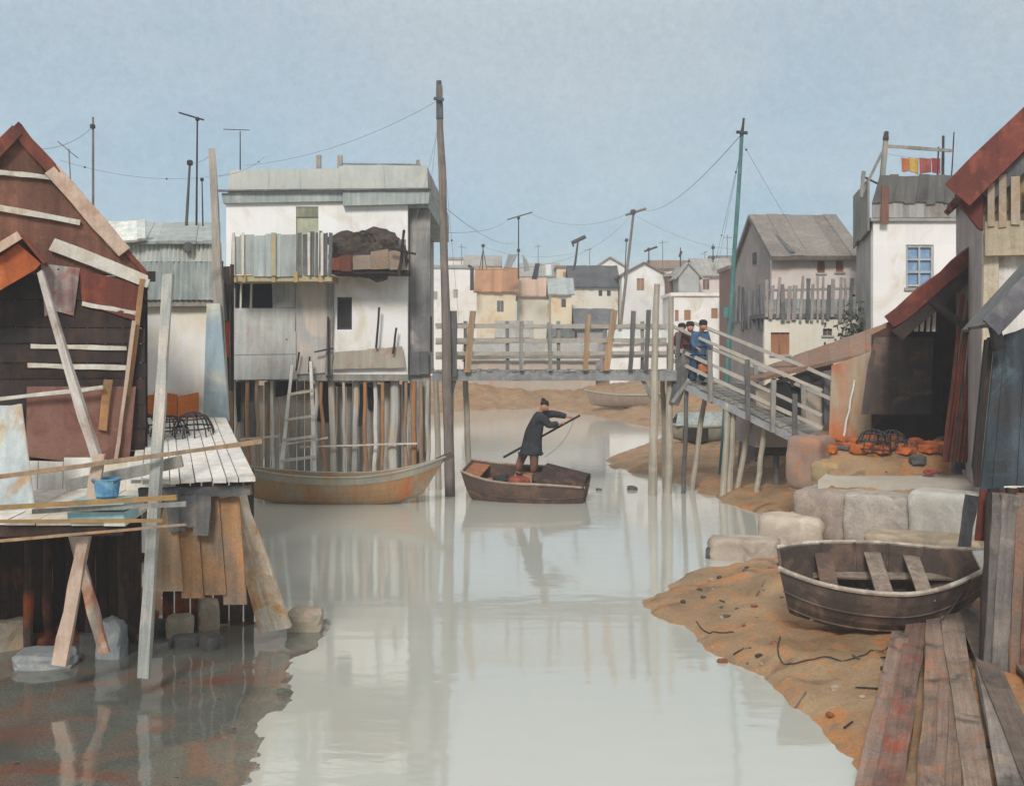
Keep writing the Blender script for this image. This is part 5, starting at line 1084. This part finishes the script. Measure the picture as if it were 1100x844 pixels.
for a_, b_, w_ in (((947,200),(952,146),.13),((951,157),(1022,162),.09),((926,208),(948,163),.07),((925,212),(928,184),.09),((928,190),(948,200),.05),((1013,195),(1013,146),.06),((1007,190),(1008,158),.04),((1022,190),(1025,142),.03)):
    MB().beam(P(*a_,30.3),P(*b_,30.3),w_,w_*.8,4,.008).build('bar', grey_wood if w_>.06 else iron, fp)
MB().pole(P(951.5,150,30.3),P(952.5,142,30.3),.09,.06).build('post_top', iron, fp)
wire('clothes line between the bars of the pole frame',P(948,164,30.3),P(1012,170,30.3),.12,.007)
for a_, b_, mt, lb in ((968,976,cloth_orange,'orange-brown cloth, left one on the clothes line'),(976.5,987,cloth_yellow,'yellow cloth on the clothes line'),(987.5,1000,wash('cloth_rose','#a35a52','#8f4a46',sc=4,isl=0),'rose-red cloth, widest on the clothes line'),(1000.5,1010,cloth_red,'red cloth, right one on the clothes line')):
    tag(wavy(P(a_+.5,186+U(-2,2),30.3),P(b_,187+U(-3,2),30.3),P(b_,170.5,30.3),P(a_,169.5,30.3),.03,6,.01,'laundry',mt),lb,'laundry',group='cloths on the clothes line')
# brown lean-to hut at the ramp foot
t = thing('brown_hut','low brown lean-to hut with a sloping slab roof at the foot of the ramp','hut',(X(850,27),27,1.8))
base = 1.35
fl_ = [P(806,412,28.62),P(966,374,28.2),P(966,346,29.4),P(806,403,30.2)]
mb = MB(); mb.boards(*fl_,9,.10,.0,.04); mb.build('roof', roof_brown, t)
mb = MB(); mb.beam(fl_[0]+V((1.1,.12,.02)),fl_[1]+V((0,.12,-.22)),.26,.1,6,.012); mb.build('fascia', dark_wood, t)
HD = 28.9
xa, xb = X(812,HD), X(962,HD)
wa, wb = X(833,HD)-xa, X(862,HD)-xa
mb = MB(); za = Z(414,HD)
mb.wall((xa,HD),(X(895,HD),HD),base,za,.2,[(wa,wb,Z(444,HD),za-.001)]); mb.prism([(xa+.3,HD+.001,za),(X(895,HD),HD+.001,za),(X(895,HD),HD+.001,Z(390,HD)),(xa+.4,HD+.001,Z(411,HD))],(0,.19,0)); mb.build('front_wall', plaster_warm, t)
mb = MB(); mb.wall((xa,HD+3),(xa,HD+.2),base,za,.2); mb.build('side_wall', plaster_mauve, t)
mb = MB(); mb.wall((X(895,HD),HD+.2),(X(895,HD),HD+3),base,za+.5,.2); mb.build('side_wall', plaster_mauve, t)
mb = MB(); mb.beam((xa,HD+.1,base-.12),(X(895,HD),HD+.1,base-.12),.22,.3,5,.012); mb.build('floor_beam', dark_wood, t)
for px in (818,834):
    mb = MB(); mb.pole((X(px,HD+.1),HD+.1,gz(X(px,HD+.1),HD+.1)-.2),(X(px,HD+.1),HD+.1,base-.2),.09,.08); mb.build('stilt', grey_wood_dark, t)
wv = MB().bx(X(834,HD-.1),X(862,HD-.1),HD-.07,HD-.03,Z(446,HD-.1),Z(411,HD-.1)).build('window', black_in, t)
mb = MB(); mb.beam(P(831,450,HD-.12),P(831.5,406,HD-.12),.12,.1,3,.01); mb.build('door_post', wash('post_pinkish','#b89a80','#a58468',sc=2,isl=0), t)
mb = MB(); mb.beam(P(889,455,HD-.4),P(888,398,HD-.4),.22,.2,4,.014); mb.build('post', grey_wood_dark, t)
# open shed with red roof and dark-coloured inside walls
t = thing('open_shed','open dark-walled shed under a red sloping roof, with tall stakes in front','shed',(X(1000,23),23,1.8))
sa, sb = P(955,352,21.2), P(1062,264,21.2)
mb = MB(); mb.boards(sa,sa+V((1.5,4.0,.0)),sb+V((1.9,4.0,0)),sb,7,-.09,.0,.05); mb.build('roof', roof_red, t)
mb = MB(); mb.beam(sa+V((-.02,-.06,.10)),sb+V((0,-.06,.12)),.30,.06,9,.03); mb.build('verge_tiles', roof_red, t)
mb = MB(); mb.beam(sa+V((.15,-.02,-.16)),sb+V((0,-.02,-.22)),.26,.05,6,.02); mb.build('verge_board', dark_wood, t)
mb = MB(); mb.boards((X(936,25.4),25.4,1.6),(X(1065,25.4),25.4,1.6),(X(1065,25.4),25.4,Z(290,25.4)),(X(936,25.4),25.4,Z(360,25.4)),11,.06,.0,.02); mb.build('back_wall', wash('smoky','#453a34','#302927','#6a4632',sc=.7,streak=.2,grain=.15,isl=.15), t)  # smoky is simply the dark brown colour of the back wall
mb = MB(); mb.prism([P(926,445,24.6),P(1000,445,24.6),P(1003,362,24.6),P(940,362,24.6),P(932,400,24.6)],(0,.06,0)); mb.build('hanging_screen', wash('screen_smoke','#625650','#4a423f','#7d6454',sc=1.2,streak=.2,grain=.15,isl=0), t)  # screen_smoke is simply the dark grey-brown colour of the screen
mb = MB(); mb.boards((X(1050,22),21.6,1.6),(X(1060,25.3)+.4,25.3,1.6),(X(1060,25.3)+.4,25.3,5.6),(X(1050,22),21.6,5.6),5,.05,.0,.02); mb.build('side_boards', wash('shed_side','#6f6862','#55504d','#857565',sc=.8,isl=.2), t)
mb = MB(); mb.beam(P(1000,322,21.1),P(1056,366,21.1),.14,.08,5,.012); mb.build('brace', dark_wood, t)
for px in (984,990,997,1003): 
    mb = MB(); mb.beam(P(px,356,21.6),P(px+2,328-(px-984)*.6,21.6),.06,.04,2,.006); mb.build('slat', white_wood, t)
for a_, b_ in ((1013,1030),(1020,1038),(1027,1045),(1034,1052),(1018,1040),(1031,1046)):
    mb = MB(); mb.pole(P(a_+U(-3,3),496,21.3),P(b_+4,312+U(-8,10),21.2),.045,.03,6,5,.012); mb.build('stake', wash('stake_red','#7a4030','#5c3228','#4a2e28',sc=1.5,isl=.3), t)
mb = MB(); mb.boards(P(1020,506,21.7),P(1046,508,21.7),P(1050,390,21.9),P(1030,390,21.9),2,.05,.01,.05); mb.build('grey_boards', wash('shed_grey','#7d7a78','#4f4b4a','#93908c',sc=.8,isl=.2), t)
mb = MB(); mb.boards(P(890,470,26.2),P(938,470,26.2),P(942,376,26.2),P(893,392,26.2),3,.05,.0,.02); mb.build('left_wall', wash('ember_wall','#b8a68e','#a8957e','#b58a62',sc=.9,streak=.1,grain=.12,isl=.05,stain=('#c0602c',.55,.55)), t)
# hearth bricks
random.seed(8)
for i in range(44):
    px = 896+ (i*37%128)+U(-3,3); d = 25.0-U(0,2.2) if px < 985 else 24.2-U(0,1.8); sx = U(.14,.4); sz = U(.08,.24)
    x_ = X(px,d); tag(MB().rock((x_,d,gz(x_,d)+sz*.42),(sx,U(.2,.4),sz),.2,U(0,3),.6,2).build('hearth_brick', [fire_brick,stone_dark,fire_brick,stone_orange][i%4]),'rust-red or blackened hearth brick on the floor of the open shed','brick',group='hearth bricks in the open shed')
trap('fish_trap','wide fish trap of dark ribs, left one on the terrace before the open shed',(X(938,22.9),22.9,1.8),1.05,.4)
trap('fish_trap','fish trap with a taller hoop on the terrace, the right one before the open shed',(X(958,23.3),23.3,1.8),.95,1.9)
tag(MB().pole((X(905,25.7),25.7,1.78),P(918,408,26.0),.03,.02).build('pale_stick', white_wood),'thin pale stick leaning against the orange wall of the open shed','stick')
tag(MB().rock((X(999,21.8),21.8,1.5),(.24,.2,.1),.35,0,.1,3).build('red_rag', cloth_red),'small red rag lying at the terrace edge below the stakes','rag')
# red-roofed barn at the photo edge
aa = math.radians(17); C1 = V((X(1056,19),19,0)); bw = V((math.sin(aa),math.cos(aa),0)); bu = V((math.cos(aa),-math.sin(aa),0)); bn = -bw
R1 = lambda px, py, off=0.0: ray_plane(px,py,C1,bn,off)
RL = lambda s,z,b=0.0: C1 + bu*s + bw*b + V((0,0,z))
t = thing('red_roofed_barn','tall house with a red roof, brick gable and slatted balcony at the right photo edge','house',C1+V((0,0,1.3)))
e0 = R1(1056,188).z; sl2 = .95
mb = MB()
A_, B_ = C1, C1+bu*3.6
mb.wall((A_.x,A_.y),(B_.x,B_.y),1.2,R1(1066,276).z,.2); mb.build('front_wall', plaster_stained, t)
zA, zB = R1(1066,276).z, R1(1058,246).z
mb = MB(); mb.prism([RL(0,zA,.0),RL(3.6,zA,.0),RL(3.6,e0+sl2*3.4,0),RL(0,e0,0)],bw*.2); mb.build('brick_gable', wash('brick_pale','#c9bba6','#b3a692','#c08a72',sc=2.2,streak=.05,grain=.14,isl=.1), t)
mb = MB(); mb.boards(RL(0.0,1.2,.2),RL(0.0,1.2,4.6),RL(0,e0,4.6),RL(0,e0,.2),4,.12,.0,.0); mb.build('side_wall', plaster_mauve, t)  # shade on this side is part of the wall colour
mb = MB(); mb.boards(RL(-.30,e0-.30,-.35),RL(-.12,e0-.12,4.9),RL(3.6,e0+sl2*3.6+.02,4.9),RL(3.6,e0+sl2*3.6+.02,-.35),9,-.12,.0,.05); mb.build('roof', roof_red, t)
mb = MB(); mb.beam(RL(-.48,e0-.38,-.42),RL(3.6,e0+sl2*3.62+.1,-.42),.55,.12,9,.035,up=bn); mb.build('verge_tiles', roof_red, t)
mb = MB(); mb.beam(RL(.02,e0-.42,-.2),RL(3.6,e0+sl2*3.6-.5,-.2),.26,.16,6,.02,up=bn); mb.build('verge_board', slate, t)
mb = MB(); mb.prism([RL(-.42,e0-.5,-.2),RL(-.02,e0-.15,-.2),RL(-.02,e0-1.0,-.2),RL(-.1,e0-.95,-.2)],bw*.2); mb.build('eave_bracket', wash('bracket_red','#6b332b','#54302b',sc=2,isl=0), t)
mb = MB(); mb.boards(RL(.0,zB,-.3),RL(3.6,zB,-.3),RL(3.6,R1(1060,196).z,-.3),RL(0,R1(1060,196).z,-.3),20,.03,.07,.08); mb.build('balcony_slats', wash('slats','#a89a86','#8f8272','#9c7450',sc=1.5,isl=.35), t)
mb = MB(); mb.boards(RL(.0,zA,-.25),RL(3.6,zA,-.25),RL(3.6,zB+.1,-.25),RL(0,zB+.1,-.25),3,.05,.0,.0); mb.build('balcony_band', wash('band','#b5a890','#a3967f','#8f8674',sc=1,isl=.1), t)
mb = MB(); mb.boards(RL(.0,zB+.3,-.05),RL(3.6,zB+.3,-.05),RL(3.6,zB+.95,-.05),RL(0,zB+.95,-.05),5,.03,.0,.0); mb.build('balcony_panel', wash('panel_olive','#8d7f68','#776a58','#a3865c',sc=1,isl=.3), t)
mb = MB(); mb.beam(RL(.09,1.2,-.06),RL(.12,zA,-.06),.26,.1,8,.014,up=bn); mb.build('corner_post', wash('corner_beige','#bcae98','#a89880','#cdc2b0',sc=.8,isl=0,spots=('#5a3c34',4,.12)), t)
# dark blue shed at the edge
D = 12.4; t = thing('blue_shed','dark blue boarded shed with a grey overhanging roof at the right photo edge','shed',(X(1100,D),D,.6))
mb = MB(); mb.boards(P(1052,524,D),P(1160,524,D),P(1160,330,D),P(1068,364,D),9,.05,.004,.03); mb.build('front_wall', wash('blue_boards','#47545c','#363c40','#5f6f78',sc=1.2,streak=.3,grain=.18,isl=.15,stain=('#40332d',.3,.9)), t)
mb = MB(); wl_ = P(1068,364,D); mb.boards((P(1052,524,D)),P(1052,524,D)+V((.9,2.2,0)),wl_+V((.9,2.2,0)),wl_,4,-.05,.0,.02); mb.build('side_wall', dark_wood, t)
mb = MB(); ra, rb = P(1065,352,D-.25), P(1160,248,D-.25); mb.boards(ra,ra+V((.8,2.6,0)),rb+V((.8,2.6,0)),rb,4,-.06,.0,.03); mb.build('roof', slate, t)
mb = MB(); mb.beam(ra+V((-.03,-.04,.0)),rb+V((0,-.04,0)),.24,.06,6,.015); mb.build('verge_board', wash('verge_slate','#7d7c80','#5f5e64','#8d8a88',sc=1.2,isl=0), t)
mb = MB(); mb.beam(ra+V((.02,-.02,.05)),ra+V((.08,-.02,-.25)),.13,.08,3,.012); mb.build('eave_end', black_in, t)
mb = MB(); mb.boards(P(1046,580,D),P(1160,580,D),P(1160,524,D),P(1052,524,D),9,.05,.01,.02); mb.build('red_skirt', wash('red_skirt','#7d4030','#5f332a','#a8502f',sc=1.4,streak=.3,grain=.18,isl=.3), t)
for a_, b_ in ((1060,1066),(1078,1086),(1096,1100),(1118,1122)):
    mb = MB(); q_ = P(a_,640,D-.05); q_.z = gz(q_.x,q_.y)-.1; mb.beam(q_,P(b_,524,D-.05),.12,.09,4,.01); mb.build('leg', dark_wood, t)
for i,(a0,b0,a1,lb) in enumerate(((1058,640,1068,'darkest board leaning on the blue shed, nearest the rowing boat'),(1064,650,1074,'grey leaning board, second from the rowing boat, below the blue shed'),(1074,658,1086,'wide grey board leaning on the blue shed with its rounded foot on the mud'),(1090,666,1100,'brown board leaning on the blue shed at the right, foot nearest the planks'),(1104,668,1112,'leaning board at the photo edge below the blue shed'))):
    d = 12.0-.05*i; p_ = P(a0,b0,d); p_.z = gz(p_.x,p_.y)-.03; beam_thing('leaning_board',lb,'board',p_,P(a1,530,D-.2),.15+.03*(i%3),.05,[dark_wood,wash('lb_grey','#6f6a66','#57524f','#857a70',sc=1,isl=0),wash('lb_grey2','#7d7671','#5c5550','#93877c',sc=1,isl=0,along=True),plank_brown,brown_wood][i],group='boards leaning below the blue shed',seg=5,jit=.012)
pp = P(1028,604,15.2); pp.z = gz(pp.x,pp.y)-.05
beam_thing('leaning_post','dark grey post leaning beside the stone terrace, between boat bow and blue shed','post',pp,P(1044,532,15.4),.15,.1,wash('post_slate','#66666a','#535357','#77726f',sc=1,isl=0),seg=6,jit=.012)
# terrace paving and stone blocks
pv = MB()
px_ = [(5.9,21.0),(8.9,20.1),(8.9,22.5),(6.6,23.3)]
pv.slab(V((6.1,21.35,1.385)),V((9.9,20.15,1.385)),V((10.4,22.6,1.42)),V((6.9,23.1,1.42)),-.3)
po = pv.build('terrace_paving', paving); po['kind'] = 'structure'
def block(px0,px1,py0,py1,d0,d1,dep,mat,label,rough=.05,box=1.5,name='stone_block'):
    """stone block seen from px0..px1, py0 (top) .. py1 (foot), standing on the bank"""
    xa,xb = X(px0,d0),X(px1,d1); zt_ = Z(py0,(d0+d1)/2); zb_ = Z(py1,(d0+d1)/2); L=V((xb-xa,d1-d0,0)).length; rz=math.atan2(d1-d0,xb-xa)
    c = V(((xa+xb)/2,(d0+d1)/2,0))+V((-math.sin(rz),math.cos(rz),0))*dep/2; c.z=(zt_+zb_)/2-.05
    tag(MB().rock(c,(L*1.0,dep,zt_-zb_+.1),rough,rz,box,4).build(name,mat,smooth=True),label,'stone')
block(905,976,532,580,20.4,19.9,.9,stone,'long pale stone block of the terrace wall, left of the lighter one')
block(974,1056,530,582,19.9,19.0,.9,wash('stone_light','#c3bfb4','#aeaaa0','#cfccc4',sc=1.2,streak=.05,grain=.12,isl=0,stain=('#8f8a7f',.1,1.4)),'lightest stone block of the terrace wall, right end by the dark leaning post')
block(851,908,527,578,21.3,20.5,.9,stone_mauve,'mauve-grey rounded stone block at the left corner of the terrace wall',.1,.9)
block(814,886,556,602,20.9,20.6,.8,wash('stone_cream','#b8aa98','#a5988a','#c4b8a8',sc=1.2,streak=.05,grain=.12,isl=0),'cream boulder between the corner block and the low stone slab',.1,.65)
block(762,838,580,610,20.3,20.0,.7,wash('stone_low','#b5a898','#a09284','#8a7c70',sc=1.3,streak=.05,grain=.12,isl=0),'low flat stone slab at the water edge, furthest left of the terrace stones',.08,1.2)
block(757,768,588,606,20.5,20.4,.3,stone_dark,'small dark stone at the left tip of the low stone slab',.15,.5)
block(925,1052,578,604,18.3,17.4,.9,wash('ledge','#a8977f','#948673','#b8a68c',sc=1,streak=.05,grain=.14,isl=0),'long low tan ledge stone behind the rowing boat, under the terrace wall',.06,1.4)
block(880,1000,498,514,23.2,22.6,.7,paving_warm,'long warm-toned kerb stone at the back of the terrace paving',.05,.85,'kerb_stone')
block(842,880,470,522,24.2,23.6,.9,wash('earth_block','#9c8375','#8a7266','#a87a5c',sc=1,streak=.05,grain=.14,isl=0),'tall brown-mauve stone block supporting the foot of the ramp',.08,.7)
block(868,900,496,530,22.6,22.2,.8,wash('stone_olive','#a58f70','#93815f','#b5824f',sc=1,streak=.05,grain=.14,isl=0),'olive-tan boulder left of the kerb stone',.12,.5)
# ---------------------------------------------------------------- rowing boat on the mud
by = 14.25; bx = X(955,by); bz_ = gz(bx,by)
seat_m = wash('boat_seat','#8f8072','#75675b','#a89a8a',sc=3,isl=.1,stain=('#5f5248',.2,2.5))
rb_ = thing('rowing_boat','old dark brown rowing boat lying tilted on the foreground mud','boat',(bx,by,bz_-.02),None,(math.radians(15),0,math.radians(-11)))
mb, g0, g1, ou = hull(2.9,1.5,.76,.42,.03,.08,.30,.16,.42,th=.04,kr=(.12,.4),pw=2.6,pw1=1.55,fl=.55); mb.build('hull', hull_dark, rb_, local=True)
for g in (g0,g1): MB().tube([p+V((0,0,.012)) for p in g],.032,6).build('gunwale', wash('gunwale_pale','#b5a898','#8d7f74','#c7beb2',sc=3,isl=0), rb_, local=True)
mb = MB(); mb.boards(V((-1.05,-.42,.17)),V((-1.05,.42,.17)),V((.9,.3,.2)),V((.9,-.3,.2)),6,-.025,.012,.0); mb.build('floor_boards', boat_inside, rb_, local=True)
MB().beam(V((-.95,.44,.40)),V((1.0,.34,.50)),.17,.03,5,.008,up=(0,0,1)).build('loose_board', seat_m, rb_, local=True)
for t_, w_, mt in ((.22,.22,hull_brown),(.45,.22,seat_m),(.62,.2,seat_m)):
    a_, b_ = at_len(g0,t_), at_len(g1,t_); MB().beam(a_+V((0,.05,-.13)),b_+V((0,-.05,-.13)),w_,.035,2,.006,up=(0,0,1)).build('thwart', mt, rb_, local=True)
a_, b_ = at_len(g0,.86), at_len(g1,.86); c_ = at_len(g0,1.0)
MB().prism([a_+V((0,.03,.015)),b_+V((0,-.03,.015)),at_len(g1,.985)+V((-.03,-.01,.015)),at_len(g0,.985)+V((-.03,.01,.015))],(0,0,-.03)).build('bow_deck', pale_wood, rb_, local=True)
for j_ in (2,4,10,12):
    MB().tube([r[j_]*1.004 for r in ou], .014, 5).build('strake', hull_dark, rb_, local=True)
for i in (5,9,13,17):
    MB().tube([(p*.985+V((0,0,.02))) for p in [V((v.x*.97,v.y*.94,v.z+.02)) for v in ou[i]]],.018,5).build('rib', hull_dark, rb_, local=True)
# ropes on the mud
def rope(label, pts, r=.009, lift=.012, seg=8):
    ps = [V((p[0],p[1],0)) for p in pts]; out = []
    for i in range(len(ps)-1):
        p0,p1,p2,p3 = ps[max(i-1,0)],ps[i],ps[i+1],ps[min(i+2,len(ps)-1)]
        for k in range(seg):
            t_ = k/seg; q_ = .5*((2*p1)+(p2-p0)*t_+(2*p0-5*p1+4*p2-p3)*t_*t_+(3*p1-p0-3*p2+p3)*t_**3); out.append(V((q_.x,q_.y,gz(q_.x,q_.y)+lift)))
    tag(MB().tube(out,r,5).build('mooring_rope', iron),label,'rope')
gp = lambda px,py: (lambda d: (X(px,d), d))((EYE-.42)*F/(py-HY))
rope('thin dark mooring rope looping over the mud before the rowing boat',[gp(838,668),gp(836,682),gp(850,690),gp(880,692),gp(930,690),gp(965,680)])
rope('short bent dark rope end on the mud left of the rowing boat',[gp(748,641),gp(757,650),gp(770,656),gp(790,658)])
hp = [Matrix.Translation(V((bx,by,bz_-.02))) @ __import__('mathutils').Euler((math.radians(15),0,math.radians(-11))).to_matrix().to_4x4() @ p for p in (at_len(g0,.8)+V((0,-.05,.02)),at_len(g0,.72)+V((0,-.10,-.25)),at_len(g0,.62)+V((0,-.02,-.62)))]
tag(MB().tube(hp,.01,5).build('mooring_rope', iron),'dark rope hanging over the near side of the rowing boat','rope')
# planks lying on the mud, fanned towards the camera
random.seed(55)
def gp2(px,py,z=.45):
    d = (EYE-z)*F/(py-HY); return V((X(px,d),d,z))
PK = [(1030,690,1020,905,.13,'thin plank between the broad straight one and the narrowing one'),(1046,668,1100,880,.2,'grey plank just left of the dark slanting one'),(968,684,905,880,.20,'pinkish-grey outermost plank of the fan, nearest the water'),(985,676,950,826,.24,'short plank with a dark charred end, second from the water'),(1006,672,1010,900,.26,'broad straight plank in the middle of the fan'),(1020,668,1068,905,.24,'plank right of the broad straight one, narrowing towards the boat'),
      (1034,664,1130,850,.24,'dark plank slanting to the lower right corner of the photo'),(1048,660,1140,760,.22,'plank ending at the right photo edge above the dark slanting one'),(1052,654,1150,700,.22,'uppermost plank of the fan, passing below the leaning boards'),(1000,740,985,905,.14,'narrow plank peeping out between the charred one and the broad one')]
for i,(a0,b0,a1,b1,w_,lb) in enumerate(PK):
    A_, B_ = gp2(a0,b0), gp2(a1,b1); n_ = 8
    A_.z = gz(A_.x,A_.y)+.05+.012*(i%3); B_.z = gz(B_.x,B_.y)+.05+.012*(i%3)
    mid = max(gz(*(A_.lerp(B_,k/6).xy)) - A_.lerp(B_,k/6).z for k in range(7)); A_.z += max(0,mid+.03); B_.z += max(0,mid+.03)
    beam_thing('plank',lb,'plank',A_,B_,w_,.05,wash('plank_%s'%('slim','grey','rose','char','broad','narrow','dark','edge','upper','thin')[i],('#857060','#8a8078','#8f7a6c','#85685a','#8a7566','#8f7c6c','#6f6055','#7a6a5e','#77655a','#7d6a5c')[i],('#6a584c','#6d645e','#7a675c','#5f4f47','#75635a','#75665c','#57504a','#68594f','#655449','#685850')[i],('#8f6a4c','#93836f','#9c6b50','#8f4a36','#9c6a4c','#8a6a54','#5a4a42','#8a5a44','#8f5f48','#9c7050')[i],sc=1.3,streak=0,grain=.22,isl=0,stain=('#45403c',.2,1.9),along=True),group='planks fanned out on the mud',seg=n_,jit=.012,up=(0,0,1),taper=1.0)
# litter on the mud
random.seed(92)
for i in range(60):
    while True:
        x_, y_ = U(2.3,6.6), U(10,19.2); z_ = gz(x_,y_)
        if .03 < z_ < .75 and not (3.4 < x_ < 6.2 and 13.3 < y_ < 15.4): break
    s_ = U(.025,.085)
    tag(MB().rock((x_,y_,z_+s_*.15),(s_*U(1,1.6),s_,s_*.7),.25,U(0,3),.3,2).build('pebble',[stone_dark,stone_orange,stone_tan,net_dark][i%4]),'small stone scattered on the foreground mud','stone',group='stones scattered on the foreground mud')
for i in range(14):
    x_, y_ = U(2.9,4.6), U(11,17.5); z_ = gz(x_,y_)
    if z_ < .04: continue
    an = U(0,3.1); L_ = U(.12,.4); d_ = V((math.cos(an),math.sin(an),0))*L_/2
    p0, p1 = V((x_,y_,0))-d_, V((x_,y_,0))+d_; p0.z = gz(p0.x,p0.y)+.012; p1.z = gz(p1.x,p1.y)+.012
    tag(MB().pole(p0,p1,.014,.008,5,3,.006).build('driftwood', grey_wood_dark if i%2 else dark_wood),'bit of driftwood lying on the foreground mud','driftwood',group='driftwood on the foreground mud')

# ------------------------------------------------------------------ damp air
hm = bpy.data.materials.new('haze'); hm.use_nodes = True; hn = hm.node_tree.nodes; hn.remove(hn['Principled BSDF'])
pv_ = hn.new('ShaderNodeVolumePrincipled'); pv_.inputs['Color'].default_value = (.93,.95,.97,1); pv_.inputs['Density'].default_value = .0024; pv_.inputs['Anisotropy'].default_value = .2
hm.node_tree.links.new(pv_.outputs[0], hn['Material Output'].inputs['Volume'])
ho = MB().bx(-450,450,-40,700,-2,14).build('haze', hm, origin=V((0,0,-2))); ho['kind'] = 'stuff'
